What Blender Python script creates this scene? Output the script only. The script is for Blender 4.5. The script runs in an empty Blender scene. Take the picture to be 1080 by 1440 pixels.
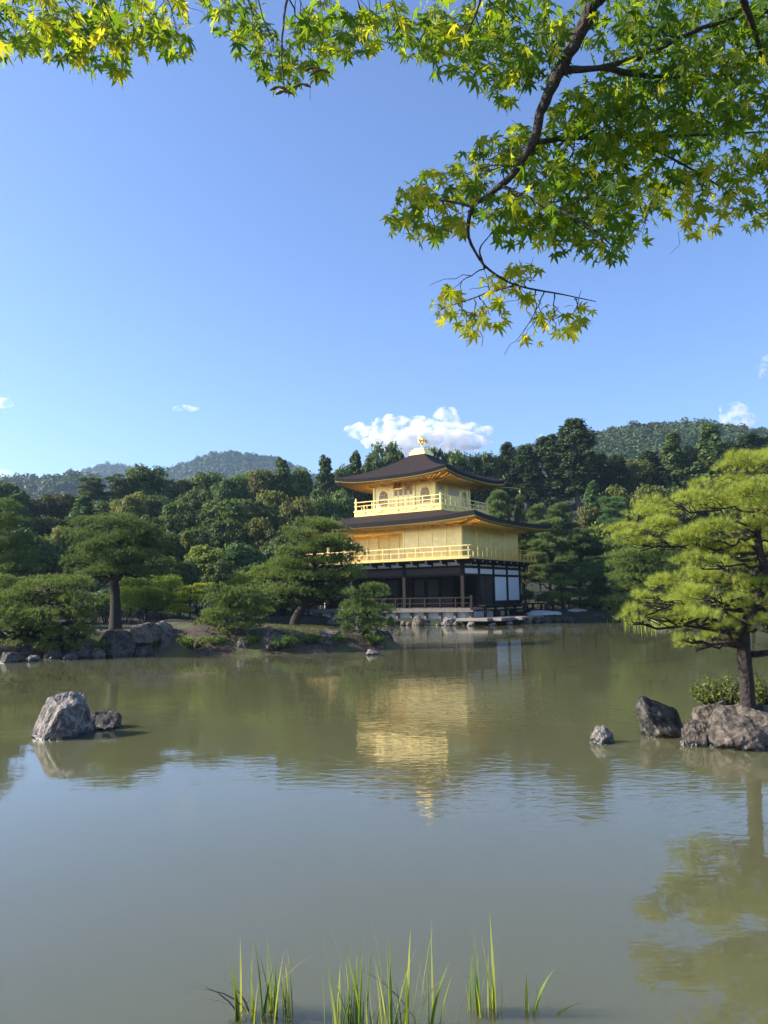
import bpy, bmesh, math, random
import numpy as np
from mathutils import Vector, Matrix, noise as mnoise

# ------------------------------------------------------------------ camera, sky, sun, exposure
SC = bpy.context.scene
COL = SC.collection
R = math.radians
CAM_H = 2.0
FOC = 1082.0                      # focal length in pixels of the 1080 x 1440 photograph
PITCH, ROLL = math.atan(121.0 / FOC), R(-1.0)
cam_d = bpy.data.cameras.new('camera')
cam_d.sensor_fit = 'VERTICAL'; cam_d.sensor_height = 36.0; cam_d.lens = 36.0 * FOC / 1440.0
cam_d.clip_start = 0.05; cam_d.clip_end = 20000.0
cam = bpy.data.objects.new('camera', cam_d); COL.objects.link(cam)
CAM_M = Matrix.Translation((0, 0, CAM_H)) @ Matrix.Rotation(math.pi / 2 + PITCH, 4, 'X') @ Matrix.Rotation(ROLL, 4, 'Z')
cam.matrix_world = CAM_M
SC.camera = cam

SUN_AZ, SUN_EL = R(-89.0), R(30.0)        # azimuth measured from +Y, clockwise
SKY_STRENGTH = 0.12
SUN_STRENGTH = 5.0
EXPOSURE = 1.15
w = bpy.data.worlds.new('World'); SC.world = w; w.use_nodes = True
wn = w.node_tree.nodes; wl = w.node_tree.links
bg = wn['Background']; sky = wn.new('ShaderNodeTexSky')
sky.sky_type = 'NISHITA'; sky.sun_disc = False
sky.sun_elevation = SUN_EL; sky.sun_rotation = SUN_AZ
sky.air_density = 1.0; sky.dust_density = 0.9; sky.ozone_density = 6.8; sky.altitude = 100
tint = wn.new('ShaderNodeMix'); tint.data_type = 'RGBA'; tint.blend_type = 'MULTIPLY'; tint.inputs['Factor'].default_value = 1.0
tint.inputs[7].default_value = (1.04, 0.95, 1.0, 1)
wl.new(sky.outputs['Color'], tint.inputs[6]); wl.new(tint.outputs[2], bg.inputs['Color']); bg.inputs['Strength'].default_value = SKY_STRENGTH
sd = bpy.data.lights.new('sun', 'SUN'); sd.energy = SUN_STRENGTH; sd.angle = R(0.5); sd.color = (1.0, 0.93, 0.82)
so = bpy.data.objects.new('sun', sd); COL.objects.link(so)
SUN_DIR = Vector((math.sin(SUN_AZ) * math.cos(SUN_EL), math.cos(SUN_AZ) * math.cos(SUN_EL), math.sin(SUN_EL)))
so.rotation_euler = SUN_DIR.to_track_quat('Z', 'Y').to_euler()
so.location = (-40, 10, 60)
vs = SC.view_settings
vs.view_transform = 'Standard'; vs.look = 'None'; vs.gamma = 1.0; vs.exposure = EXPOSURE; vs.use_curve_mapping = False
SC.cycles.volume_bounces = 3
SC.cycles.max_bounces = 10; SC.cycles.transparent_max_bounces = 8
SC.cycles.use_denoising = True

# ------------------------------------------------------------------ helpers
def ray(px, py):
    d = Vector(((px - 540.0) / FOC, (720.0 - py) / FOC, -1.0))
    return (CAM_M.to_3x3() @ d)
def at(px, py, Y):                # the point of the place seen at a photo pixel, Y metres ahead
    d = ray(px, py); t = Y / d.y
    return Vector((d.x * t, Y, CAM_H + d.z * t))
def at_z(px, py, z=0.0):
    d = ray(px, py); t = (z - CAM_H) / d.z
    return Vector((d.x * t, d.y * t, z))

def tag(o, label=None, cat=None, group=None, kind=None):
    if label: o['label'] = label
    if cat: o['category'] = cat
    if group: o['group'] = group
    if kind: o['kind'] = kind
    return o
def empty(name, loc, rz=0.0):
    o = bpy.data.objects.new(name, None); COL.objects.link(o)
    o.location = loc; o.rotation_euler = (0, 0, rz); o.empty_display_size = 0.3
    return o
def copy_tree(o, parent=None):
    c = o.copy(); COL.objects.link(c)
    if parent: c.parent = parent
    for ch in list(o.children): copy_tree(ch, c)
    return c

BOXF = np.array([(0, 1, 3, 2), (4, 6, 7, 5), (0, 4, 5, 1), (2, 3, 7, 6), (0, 2, 6, 4), (1, 5, 7, 3)])
class MB:
    def __init__(s): s.V = []; s.F = []; s.n = 0
    def add(s, V, F):
        V = np.asarray(V, dtype=np.float64).reshape(-1, 3); F = np.asarray(F, dtype=np.int64)
        s.V.append(V); s.F.append(F + s.n); s.n += len(V); return s
    def box(s, c, size, rz=0.0, M=None):
        h = np.array(size) / 2.0
        V = np.array([(x, y, z) for x in (-1, 1) for y in (-1, 1) for z in (-1, 1)]) * h
        if M is not None: V = V @ np.array(M.to_3x3()).T
        if rz:
            cz, sz = math.cos(rz), math.sin(rz); V = V @ np.array([(cz, sz, 0), (-sz, cz, 0), (0, 0, 1)])
        return s.add(V + np.array(c), BOXF)
    def bx(s, x0, x1, y0, y1, z0, z1):
        return s.box(((x0 + x1) / 2, (y0 + y1) / 2, (z0 + z1) / 2), (abs(x1 - x0), abs(y1 - y0), abs(z1 - z0)))
    def tube(s, P, rad, m=8, cap=True):
        P = np.asarray([tuple(p) for p in P], dtype=float); n = len(P)
        rad = np.broadcast_to(np.asarray(rad, dtype=float), (n,))
        T = np.gradient(P, axis=0); T /= np.linalg.norm(T, axis=1)[:, None] + 1e-9
        ref = np.array((0.31, 0.87, 0.22)) if abs(T[:, 2]).mean() > 0.6 else np.array((0.05, 0.1, 1.0))
        A = np.cross(T, ref); A /= np.linalg.norm(A, axis=1)[:, None] + 1e-9
        B = np.cross(T, A)
        an = np.arange(m) * 2 * math.pi / m
        V = P[:, None] + rad[:, None, None] * (np.cos(an)[None, :, None] * A[:, None] + np.sin(an)[None, :, None] * B[:, None])
        i, j = np.meshgrid(np.arange(n - 1), np.arange(m), indexing='ij'); j2 = (j + 1) % m
        F = np.stack([i * m + j, i * m + j2, (i + 1) * m + j2, (i + 1) * m + j], -1).reshape(-1, 4)
        V = V.reshape(-1, 3)
        if cap:
            k = len(V); V = np.vstack([V, P[:1], P[-1:]])
            a = np.arange(m); b = (a + 1) % m
            s.add(V, F)
            s.F.append(np.stack([b, a, np.full(m, k)], -1) + s.n - len(V))
            e = (n - 1) * m
            s.F.append(np.stack([e + a, e + b, np.full(m, k + 1)], -1) + s.n - len(V))
            return s
        return s.add(V, F)
    def build(s, name, mat, parent=None, smooth=False, loc=None):
        me = bpy.data.meshes.new(name)
        V = np.vstack(s.V) if s.V else np.zeros((0, 3))
        me.vertices.add(len(V)); me.vertices.foreach_set('co', V.astype(np.float32).ravel())
        li = np.concatenate([f.ravel() for f in s.F]); lt = np.concatenate([np.full(len(f), f.shape[1]) for f in s.F])
        me.loops.add(len(li)); me.loops.foreach_set('vertex_index', li.astype(np.int32))
        me.polygons.add(len(lt))
        ls = np.concatenate([[0], np.cumsum(lt)[:-1]])
        me.polygons.foreach_set('loop_start', ls.astype(np.int32))
        me.polygons.foreach_set('use_smooth', np.full(len(lt), smooth, dtype=bool))
        me.update(calc_edges=True); me.validate()
        if mat: me.materials.append(mat)
        o = bpy.data.objects.new(name, me); COL.objects.link(o)
        if parent: o.parent = parent
        if loc is not None: o.location = loc
        return o

# ------------------------------------------------------------------ materials
def mat(name, base=(0.5, 0.5, 0.5), rough=0.7, metal=0.0, var=None, scale=3.0, bump=0.0, bscale=20.0, spec=0.4, detail=6.0):
    m = bpy.data.materials.new(name); m.use_nodes = True
    N = m.node_tree.nodes; L = m.node_tree.links; p = N['Principled BSDF']
    p.inputs['Base Color'].default_value = (*base, 1); p.inputs['Roughness'].default_value = rough
    p.inputs['Metallic'].default_value = metal; p.inputs['Specular IOR Level'].default_value = spec
    tc = N.new('ShaderNodeTexCoord')
    if var:
        nz = N.new('ShaderNodeTexNoise'); nz.inputs['Scale'].default_value = scale; nz.inputs['Detail'].default_value = detail
        nz.inputs['Roughness'].default_value = 0.65
        L.new(tc.outputs['Object'], nz.inputs['Vector'])
        cr = N.new('ShaderNodeValToRGB'); L.new(nz.outputs['Fac'], cr.inputs['Fac'])
        cols = [base] + list(var)
        e = cr.color_ramp.elements
        while len(e) < len(cols): e.new(0.5)
        for i, c in enumerate(cols):
            e[i].position = 0.32 + 0.36 * i / max(1, len(cols) - 1); e[i].color = (*c, 1)
        L.new(cr.outputs['Color'], p.inputs['Base Color'])
    if bump:
        nb = N.new('ShaderNodeTexNoise'); nb.inputs['Scale'].default_value = bscale; nb.inputs['Detail'].default_value = 8
        L.new(tc.outputs['Object'], nb.inputs['Vector'])
        b = N.new('ShaderNodeBump'); b.inputs['Strength'].default_value = bump; b.inputs['Distance'].default_value = 0.05
        L.new(nb.outputs['Fac'], b.inputs['Height']); L.new(b.outputs['Normal'], p.inputs['Normal'])
    return m

def leaf_mat(name, cols, trans=0.35, tcol=None, rough=0.6, spec=0.25, nscale=0.6, obj_tint=True, twist=0.5):
    """foliage: every leaf has a colour of its own between two or three hues, tinted by the plant's own colour, and lets some light through"""
    m = bpy.data.materials.new(name); m.use_nodes = True
    N = m.node_tree.nodes; L = m.node_tree.links; p = N['Principled BSDF']; out = N['Material Output']
    geo = N.new('ShaderNodeNewGeometry'); tc = N.new('ShaderNodeTexCoord')
    nz = N.new('ShaderNodeTexNoise'); nz.inputs['Scale'].default_value = nscale; nz.inputs['Detail'].default_value = 3
    L.new(tc.outputs['Object'], nz.inputs['Vector'])
    mx = N.new('ShaderNodeMath'); mx.operation = 'MULTIPLY_ADD'; mx.inputs[1].default_value = twist
    L.new(geo.outputs['Random Per Island'], mx.inputs[0])
    sb = N.new('ShaderNodeMath'); sb.operation = 'MULTIPLY'; sb.inputs[1].default_value = 1.0 - twist
    L.new(nz.outputs['Fac'], sb.inputs[0]); L.new(sb.outputs[0], mx.inputs[2])
    cr = N.new('ShaderNodeValToRGB'); L.new(mx.outputs[0], cr.inputs['Fac'])
    e = cr.color_ramp.elements
    while len(e) < len(cols): e.new(0.5)
    for i, c in enumerate(cols):
        e[i].position = 0.15 + 0.7 * i / max(1, len(cols) - 1); e[i].color = (*c, 1)
    src = cr.outputs['Color']
    if obj_tint:
        oi = N.new('ShaderNodeObjectInfo'); mm = N.new('ShaderNodeMix'); mm.data_type = 'RGBA'; mm.blend_type = 'MULTIPLY'
        mm.inputs['Factor'].default_value = 1.0
        L.new(src, mm.inputs[6]); L.new(oi.outputs['Color'], mm.inputs[7]); src = mm.outputs[2]
    L.new(src, p.inputs['Base Color']); p.inputs['Roughness'].default_value = rough; p.inputs['Specular IOR Level'].default_value = spec
    tr = N.new('ShaderNodeBsdfTranslucent')
    tm = N.new('ShaderNodeMix'); tm.data_type = 'RGBA'; tm.blend_type = 'MULTIPLY'; tm.inputs['Factor'].default_value = 1.0
    tm.inputs[7].default_value = (*(tcol or (1.3, 1.25, 0.7)), 1)
    L.new(src, tm.inputs[6]); L.new(tm.outputs[2], tr.inputs['Color'])
    ms = N.new('ShaderNodeMixShader'); ms.inputs['Fac'].default_value = trans
    L.new(p.outputs['BSDF'], ms.inputs[1]); L.new(tr.outputs['BSDF'], ms.inputs[2]); L.new(ms.outputs[0], out.inputs['Surface'])
    return m

M = {}
M['gold'] = mat('gold_leaf', (0.90, 0.66, 0.23), 0.38, 1.0, var=[(0.82, 0.57, 0.17), (0.94, 0.71, 0.29)], scale=1.2, bump=0.04, bscale=9)
M['gold_trim'] = mat('gold_trim', (0.90, 0.67, 0.25), 0.38, 1.0)
M['gold_panel'] = mat('gold_panel', (0.93, 0.73, 0.32), 0.42, 1.0, var=[(0.83, 0.62, 0.23), (0.97, 0.79, 0.39)], scale=1.6, bump=0.05, bscale=14)
M['bark_roof'] = mat('cypress_shingle', (0.012, 0.008, 0.0075), 0.85, var=[(0.028, 0.017, 0.015), (0.017, 0.012, 0.011)], scale=3, bump=0.6, bscale=26, spec=0.2)
def courses(m):
    N = m.node_tree.nodes; L = m.node_tree.links; p = N['Principled BSDF']; src = p.inputs['Normal'].links[0].from_socket
    tc = N.new('ShaderNodeTexCoord'); wv = N.new('ShaderNodeTexWave'); wv.bands_direction = 'Z'; wv.wave_profile = 'SAW'; wv.inputs['Scale'].default_value = 3.4; wv.inputs['Distortion'].default_value = 1.2; wv.inputs['Detail'].default_value = 3
    L.new(tc.outputs['Object'], wv.inputs['Vector']); b = N.new('ShaderNodeBump'); b.inputs['Strength'].default_value = 0.7; b.inputs['Distance'].default_value = 0.03
    L.new(wv.outputs['Fac'], b.inputs['Height']); L.new(src, b.inputs['Normal']); L.new(b.outputs['Normal'], p.inputs['Normal'])
courses(M['bark_roof'])
M['roof_edge'] = mat('shingle_edge', (0.012, 0.010, 0.010), 0.7, bump=0.3, bscale=40)
M['dark_wood'] = mat('dark_wood', (0.009, 0.007, 0.006), 0.7, var=[(0.017, 0.012, 0.010)], scale=5, bump=0.2, bscale=25, spec=0.2)
M['brown_wood'] = mat('brown_wood', (0.035, 0.022, 0.015), 0.65, var=[(0.05, 0.031, 0.021)], scale=6, bump=0.2, bscale=25)
M['grey_wood'] = mat('grey_wood', (0.10, 0.085, 0.072), 0.75, var=[(0.17, 0.15, 0.13)], scale=6, bump=0.2, bscale=25)
M['plaster'] = mat('white_plaster', (0.78, 0.78, 0.76), 0.85, var=[(0.72, 0.72, 0.70)], scale=2)
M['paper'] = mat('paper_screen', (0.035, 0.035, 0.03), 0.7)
M['plaque'] = mat('plaque_field', (0.42, 0.20, 0.06), 0.5, 0.2)
M['stone'] = mat('grey_rock', (0.025, 0.023, 0.022), 0.85, var=[(0.10, 0.088, 0.078), (0.27, 0.235, 0.195), (0.07, 0.06, 0.055), (0.13, 0.115, 0.10)], scale=3.6, bump=1.0, bscale=9, detail=9)
M['stone_warm'] = mat('brown_rock', (0.018, 0.015, 0.012), 0.85, var=[(0.070, 0.055, 0.042), (0.16, 0.128, 0.098), (0.034, 0.028, 0.023)], scale=4.5, bump=1.0, bscale=10, detail=10)
M['stone_dark'] = mat('dark_rock', (0.008, 0.008, 0.007), 0.8, var=[(0.030, 0.026, 0.022), (0.10, 0.085, 0.068), (0.017, 0.015, 0.014)], scale=3.0, bump=1.0, bscale=8, detail=9)
M['stone_pale'] = mat('pale_stone', (0.10, 0.08, 0.064), 0.85, var=[(0.24, 0.20, 0.16), (0.15, 0.125, 0.10)], scale=4.0, bump=0.8, bscale=12)
M['slab'] = mat('stone_slab', (0.16, 0.14, 0.12), 0.85, var=[(0.26, 0.23, 0.2)], scale=2, bump=0.4, bscale=14)
M['gravel'] = mat('white_gravel', (0.62, 0.60, 0.56), 0.9, var=[(0.5, 0.48, 0.45)], scale=20, bump=0.3, bscale=60)
M['bark'] = mat('pine_bark', (0.010, 0.008, 0.007), 0.9, var=[(0.042, 0.031, 0.026), (0.02, 0.016, 0.013)], scale=9, bump=1.0, bscale=22)
M['bark_pale'] = mat('cedar_bark', (0.05, 0.037, 0.03), 0.9, var=[(0.10, 0.078, 0.064), (0.065, 0.05, 0.04)], scale=4, bump=0.6, bscale=10)
M['bark_maple'] = mat('maple_bark', (0.020, 0.016, 0.012), 0.85, var=[(0.07, 0.058, 0.048), (0.03, 0.024, 0.019)], scale=22, bump=0.8, bscale=60)
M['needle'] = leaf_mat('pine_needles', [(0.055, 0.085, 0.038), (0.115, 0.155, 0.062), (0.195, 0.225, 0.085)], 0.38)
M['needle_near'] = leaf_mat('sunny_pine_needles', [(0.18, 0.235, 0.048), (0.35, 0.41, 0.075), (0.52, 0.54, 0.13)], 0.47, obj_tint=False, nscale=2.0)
M['leaf'] = leaf_mat('woodland_leaves', [(0.042, 0.068, 0.024), (0.098, 0.138, 0.042), (0.165, 0.200, 0.064)], 0.36, nscale=0.35)
M['cedar'] = leaf_mat('cedar_sprays', [(0.027, 0.046, 0.017), (0.058, 0.088, 0.029), (0.100, 0.135, 0.042)], 0.3, nscale=0.35)
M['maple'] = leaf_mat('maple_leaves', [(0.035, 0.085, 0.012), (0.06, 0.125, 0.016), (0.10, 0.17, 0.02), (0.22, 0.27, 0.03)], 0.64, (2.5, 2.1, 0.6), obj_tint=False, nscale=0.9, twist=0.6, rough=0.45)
M['maple_gold'] = leaf_mat('turning_glow_maple_leaves', [(0.12, 0.18, 0.018), (0.21, 0.25, 0.025), (0.32, 0.30, 0.035)], 0.6, (2.0, 1.8, 0.6), obj_tint=False, nscale=0.9, twist=0.6, rough=0.45)  # yellow of turning leaves, also backlit glow put into the colour
M['seed'] = mat('winged_seeds', (0.12, 0.07, 0.02), 0.7)
M['reed'] = leaf_mat('reed_blades', [(0.10, 0.18, 0.025), (0.20, 0.28, 0.035), (0.42, 0.43, 0.07)], 0.4, obj_tint=False, twist=0.85, rough=0.4)
M['dry'] = mat('dry_reed', (0.22, 0.13, 0.06), 0.7, var=[(0.10, 0.06, 0.03)], scale=12)
M['skin'] = mat('skin', (0.55, 0.36, 0.27), 0.6)
M['hair'] = mat('black_hair', (0.012, 0.010, 0.009), 0.5)
M['cloth_white'] = mat('white_cloth', (0.75, 0.75, 0.73), 0.85)
M['cloth_beige'] = mat('beige_cloth', (0.45, 0.38, 0.26), 0.85)
M['cloth_dark'] = mat('dark_cloth', (0.02, 0.02, 0.025), 0.85)

def wet_foot(m):
    N = m.node_tree.nodes; L = m.node_tree.links; p = N['Principled BSDF']; src = p.inputs['Base Color'].links[0].from_socket
    geo = N.new('ShaderNodeNewGeometry'); sx = N.new('ShaderNodeSeparateXYZ'); L.new(geo.outputs['Position'], sx.inputs[0])
    nz = N.new('ShaderNodeTexNoise'); nz.inputs['Scale'].default_value = 7.0; nz.inputs['Detail'].default_value = 4; L.new(geo.outputs['Position'], nz.inputs['Vector'])
    ma = N.new('ShaderNodeMath'); ma.operation = 'MULTIPLY_ADD'; ma.inputs[1].default_value = -0.14; L.new(nz.outputs['Fac'], ma.inputs[0]); L.new(sx.outputs['Z'], ma.inputs[2])
    mr = N.new('ShaderNodeMapRange'); mr.inputs[1].default_value = -0.03; mr.inputs[2].default_value = 0.02; L.new(ma.outputs[0], mr.inputs[0])
    mx = N.new('ShaderNodeMix'); mx.data_type = 'RGBA'; L.new(mr.outputs[0], mx.inputs['Factor']); mx.inputs[6].default_value = (0.014, 0.013, 0.008, 1); L.new(src, mx.inputs[7])
    L.new(mx.outputs[2], p.inputs['Base Color'])
    tc = N.new('ShaderNodeTexCoord'); nd = N.new('ShaderNodeTexNoise'); nd.inputs['Scale'].default_value = 4.0; nd.inputs['Detail'].default_value = 4
    L.new(tc.outputs['Object'], nd.inputs['Vector']); va = N.new('ShaderNodeVectorMath'); va.operation = 'MULTIPLY_ADD'; va.inputs[1].default_value = (0.5, 0.5, 0.5)
    L.new(nd.outputs['Color'], va.inputs[0]); L.new(tc.outputs['Object'], va.inputs[2])
    vo = N.new('ShaderNodeTexVoronoi'); vo.feature = 'DISTANCE_TO_EDGE'; vo.inputs['Scale'].default_value = 3.6; L.new(va.outputs[0], vo.inputs['Vector'])
    cm = N.new('ShaderNodeMapRange'); cm.inputs[2].default_value = 0.045; cm.inputs[3].default_value = 0.5; L.new(vo.outputs['Distance'], cm.inputs[0])
    cx = N.new('ShaderNodeMix'); cx.data_type = 'RGBA'; cx.blend_type = 'MULTIPLY'; cx.inputs['Factor'].default_value = 1.0
    L.new(mx.outputs[2], cx.inputs[6]); L.new(cm.outputs[0], cx.inputs[7])
    ln = N.new('ShaderNodeTexNoise'); ln.inputs['Scale'].default_value = 11.0; ln.inputs['Detail'].default_value = 5; L.new(tc.outputs['Object'], ln.inputs['Vector'])
    lr = N.new('ShaderNodeMapRange'); lr.inputs[1].default_value = 0.60; lr.inputs[2].default_value = 0.67; lr.inputs[4].default_value = 0.55; L.new(ln.outputs['Fac'], lr.inputs[0])
    lx = N.new('ShaderNodeMix'); lx.data_type = 'RGBA'; L.new(lr.outputs[0], lx.inputs['Factor']); L.new(cx.outputs[2], lx.inputs[6]); lx.inputs[7].default_value = (0.17, 0.155, 0.115, 1)
    L.new(lx.outputs[2], p.inputs['Base Color'])
    r2 = N.new('ShaderNodeMapRange'); r2.inputs[3].default_value = 0.25; r2.inputs[4].default_value = 0.85; L.new(mr.outputs[0], r2.inputs[0]); L.new(r2.outputs[0], p.inputs['Roughness'])
for k_ in ('stone', 'stone_warm', 'stone_dark', 'stone_pale'): wet_foot(M[k_])
def ground_mat():
    m = mat('earth_and_moss', (0.028, 0.019, 0.013), 0.95, var=[(0.075, 0.05, 0.034), (0.13, 0.092, 0.065)], scale=5.5, bump=1.0, bscale=16, detail=9)
    N = m.node_tree.nodes; L = m.node_tree.links; p = N['Principled BSDF']
    src = p.inputs['Base Color'].links[0].from_socket
    tc = N.new('ShaderNodeTexCoord')
    nz = N.new('ShaderNodeTexNoise'); nz.inputs['Scale'].default_value = 0.55; nz.inputs['Detail'].default_value = 7
    L.new(tc.outputs['Object'], nz.inputs['Vector'])
    cr = N.new('ShaderNodeValToRGB'); cr.color_ramp.elements[0].position = 0.47; cr.color_ramp.elements[1].position = 0.60
    L.new(nz.outputs['Fac'], cr.inputs['Fac'])
    mx = N.new('ShaderNodeMix'); mx.data_type = 'RGBA'
    L.new(cr.outputs['Color'], mx.inputs['Factor']); L.new(src, mx.inputs[6]); mx.inputs[7].default_value = (0.085, 0.10, 0.025, 1)
    # woods floor: everything beyond the garden is leaf mould and undergrowth
    sx = N.new('ShaderNodeSeparateXYZ'); L.new(tc.outputs['Object'], sx.inputs[0])
    mr = N.new('ShaderNodeMapRange'); mr.inputs[1].default_value = 35.5; mr.inputs[2].default_value = 42; L.new(sx.outputs['Y'], mr.inputs[0])
    m2 = N.new('ShaderNodeMix'); m2.data_type = 'RGBA'; L.new(mr.outputs[0], m2.inputs['Factor'])
    L.new(mx.outputs[2], m2.inputs[6]); m2.inputs[7].default_value = (0.022, 0.028, 0.012, 1)
    L.new(m2.outputs[2], p.inputs['Base Color'])
    return m
M['ground'] = ground_mat()

def water_mat():
    m = bpy.data.materials.new('pond_water'); m.use_nodes = True
    N = m.node_tree.nodes; L = m.node_tree.links; p = N['Principled BSDF']
    p.inputs['Base Color'].default_value = (0.112, 0.110, 0.052, 1)
    p.inputs['Roughness'].default_value = 0.035; p.inputs['IOR'].default_value = 1.55
    p.inputs['Specular IOR Level'].default_value = 0.5
    p.inputs['Subsurface Weight'].default_value = 1.0; p.inputs['Subsurface Scale'].default_value = 1.2; p.inputs['Subsurface Radius'].default_value = (1.0, 1.0, 0.6)
    tc = N.new('ShaderNodeTexCoord')
    def nz(scale, sxy, det):
        mp = N.new('ShaderNodeMapping'); mp.inputs['Scale'].default_value = (sxy[0], sxy[1], 1); L.new(tc.outputs['Object'], mp.inputs['Vector'])
        n = N.new('ShaderNodeTexNoise'); n.inputs['Scale'].default_value = scale; n.inputs['Detail'].default_value = det; n.inputs['Roughness'].default_value = 0.5
        L.new(mp.outputs[0], n.inputs['Vector']); return n.outputs['Fac']
    a = nz(9.0, (0.5, 1.0), 2.0); b = nz(0.8, (1, 1), 1.0); c = nz(0.10, (0.6, 1.0), 2.0)
    cr = N.new('ShaderNodeMapRange'); cr.inputs[1].default_value = 0.42; cr.inputs[2].default_value = 0.62; cr.inputs[3].default_value = 0.10; cr.inputs[4].default_value = 1.0
    L.new(c, cr.inputs[0])
    b1 = N.new('ShaderNodeBump'); b1.inputs['Distance'].default_value = 0.0042
    L.new(cr.outputs[0], b1.inputs['Strength'])
    L.new(a, b1.inputs['Height'])
    b2 = N.new('ShaderNodeBump'); b2.inputs['Strength'].default_value = 1.0; b2.inputs['Distance'].default_value = 0.006
    L.new(b, b2.inputs['Height']); L.new(b1.outputs['Normal'], b2.inputs['Normal']); L.new(b2.outputs['Normal'], p.inputs['Normal'])
    return m
M['water'] = water_mat()

# ------------------------------------------------------------------ the lie of the land
PAV = Vector((3.2, 63.5, 0.0)); PAV_R = R(-33.5); PAV_S = 1.06
def pav_local(x, y):
    dx, dy = x - PAV.x, y - PAV.y; c, s = math.cos(-PAV_R), math.sin(-PAV_R)
    return (dx * c - dy * s) / PAV_S, (dx * s + dy * c) / PAV_S
def pav_world(lx, ly, z=0.0):
    c, s = math.cos(PAV_R), math.sin(PAV_R); lx *= PAV_S; ly *= PAV_S
    return Vector((PAV.x + lx * c - ly * s, PAV.y + lx * s + ly * c, z))
def land(x, y):
    x = np.asarray(x, float); y = np.asarray(y, float)
    ys = np.interp(x, [-120, -30, -14.5, -12.2, -10.5, -8, -4, 2, 9, 11.5, 16, 19, 24, 40, 120], [18, 23, 26.4, 29.5, 46, 57, 61, 62, 61.5, 58, 58, 59.5, 57, 46, 30])
    d = y - ys
    h = np.where(d < 0, np.maximum(-1.2, d * 0.5), 0.75 * (1 - np.exp(-np.maximum(d, 0) / 0.9)))
    st = np.interp(x, [-120, -30, -13, -6, 14, 24, 60, 120], [34, 40, 46, 72, 72, 70, 60, 50])
    rise = np.maximum(0, y - st); slope = np.interp(x, [-60, -10, 10, 30], [0.17, 0.15, 0.24, 0.27])
    h = h + np.minimum(slope * rise * rise / (rise + 6.0), 40.0)
    lx, ly = pav_local(x, y)
    dp = np.maximum(np.maximum(np.abs(lx) - 7.0, np.abs(ly) - 6.0), 0)
    h = np.maximum(h, np.maximum(-1.2, 0.45 - dp * 1.6))
    e = np.abs((x + 5.9) / 6.5) ** 3 + ((y - 32.6) / 3.45) ** 2
    top = np.interp(x, [-12, -8, -4, 0.5], [1.2, 1.15, 0.9, 0.72])
    h = np.maximum(h, np.maximum(-1.2, top * (1 - np.power(np.maximum(e, 1e-6), 1.6))))
    e2 = ((x - 6.1) / 2.1) ** 2 + ((y - 10.75) / 0.8) ** 2
    h = np.maximum(h, np.maximum(-1.2, 0.38 * (1 - e2)))
    db = 2.3 - y + 0.15 * np.sin(x * 1.7)
    h = np.maximum(h, np.where(db < 0, np.maximum(-1.2, db * 0.6), 0.55 * (1 - np.exp(-db / 0.9))))
    return h
def land1(x, y): return float(land(np.array([x]), np.array([y]))[0])

def grid_mesh(name, xs, ys, zf, material):
    X, Y = np.meshgrid(xs, ys); Z = zf(X, Y)
    nx, ny = len(xs), len(ys)
    i, j = np.meshgrid(np.arange(nx - 1), np.arange(ny - 1))
    a = j * nx + i
    F = np.stack([a, a + 1, a + nx + 1, a + nx], -1).reshape(-1, 4)
    mb = MB(); mb.add(np.stack([X, Y, Z], -1), F)
    return mb.build(name, material, smooth=True)
rngG = np.random.default_rng(5)
def fnoise(X, Y, sc, amp):
    out = np.zeros(X.shape)
    r = np.random.default_rng(int(sc * 1000) % 9973)
    for k in range(10):
        a = r.uniform(0, 2 * math.pi); f = sc * r.uniform(0.5, 2.2)
        out += np.sin((X * math.cos(a) + Y * math.sin(a)) * f + r.uniform(0, 6.28)) / 10 ** 0.5
    return out * amp
xs = np.unique(np.concatenate([np.linspace(-1480, -120, 30), np.linspace(-120, -30, 45), np.linspace(-30, 30, 200), np.linspace(30, 120, 45), np.linspace(120, 1480, 30)]))
ysg = np.unique(np.concatenate([np.linspace(-16, 0, 25), np.linspace(0, 90, 260), np.linspace(90, 200, 40), np.linspace(200, 1680, 30)]))
def ground_z(X, Y):
    Z = land(X, Y)
    return Z + np.where(Z > 0.02, fnoise(X, Y, 1.3, 0.05) + fnoise(X, Y, 4.1, 0.02), 0)
g = grid_mesh('ground', xs, ysg, ground_z, M['ground']); tag(g, kind='structure')
wmb = MB(); wmb.add([(-130, -6, 0), (130, -6, 0), (130, 80, 0), (-130, 80, 0)], [(0, 1, 2, 3)])
tag(wmb.build('water', M['water']), kind='structure')

# ------------------------------------------------------------------ foliage builders
def unit(v): return v / (np.linalg.norm(v, axis=-1, keepdims=True) + 1e-9)
def cards(mb, P, Nn, size, rng, asp=0.6):
    n = len(P); t = unit(np.cross(Nn, rng.normal(size=(n, 3)))); b = np.cross(Nn, t)
    s = (size * rng.uniform(0.6, 1.35, n))[:, None]
    V = np.stack([P - t * s, P - b * s * asp + Nn * s * 0.15, P + t * s, P + b * s * asp + Nn * s * 0.15], 1).reshape(-1, 3)
    mb.add(V, np.arange(4 * n).reshape(n, 4))
def clumps(mb, C, rad, ncard, size, rng, flat=1.0, up=0.25, jit=0.55):
    for c, r in zip(C, rad):
        d = unit(rng.normal(size=(ncard, 3))); d[:, 2] = np.where(d[:, 2] < -0.35, -d[:, 2], d[:, 2])
        rr = r * rng.uniform(0.5, 1.16, (ncard, 1)) * (1 + 0.18 * np.sin(d[:, :1] * 5 + c[0]) * np.cos(d[:, 1:2] * 4 + c[1]))
        P = c + d * rr * np.array([1, 1, flat])
        Nn = unit(d + np.array([0, 0, up]) + jit * rng.normal(size=(ncard, 3)))
        cards(mb, P, Nn, size, rng)
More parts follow.
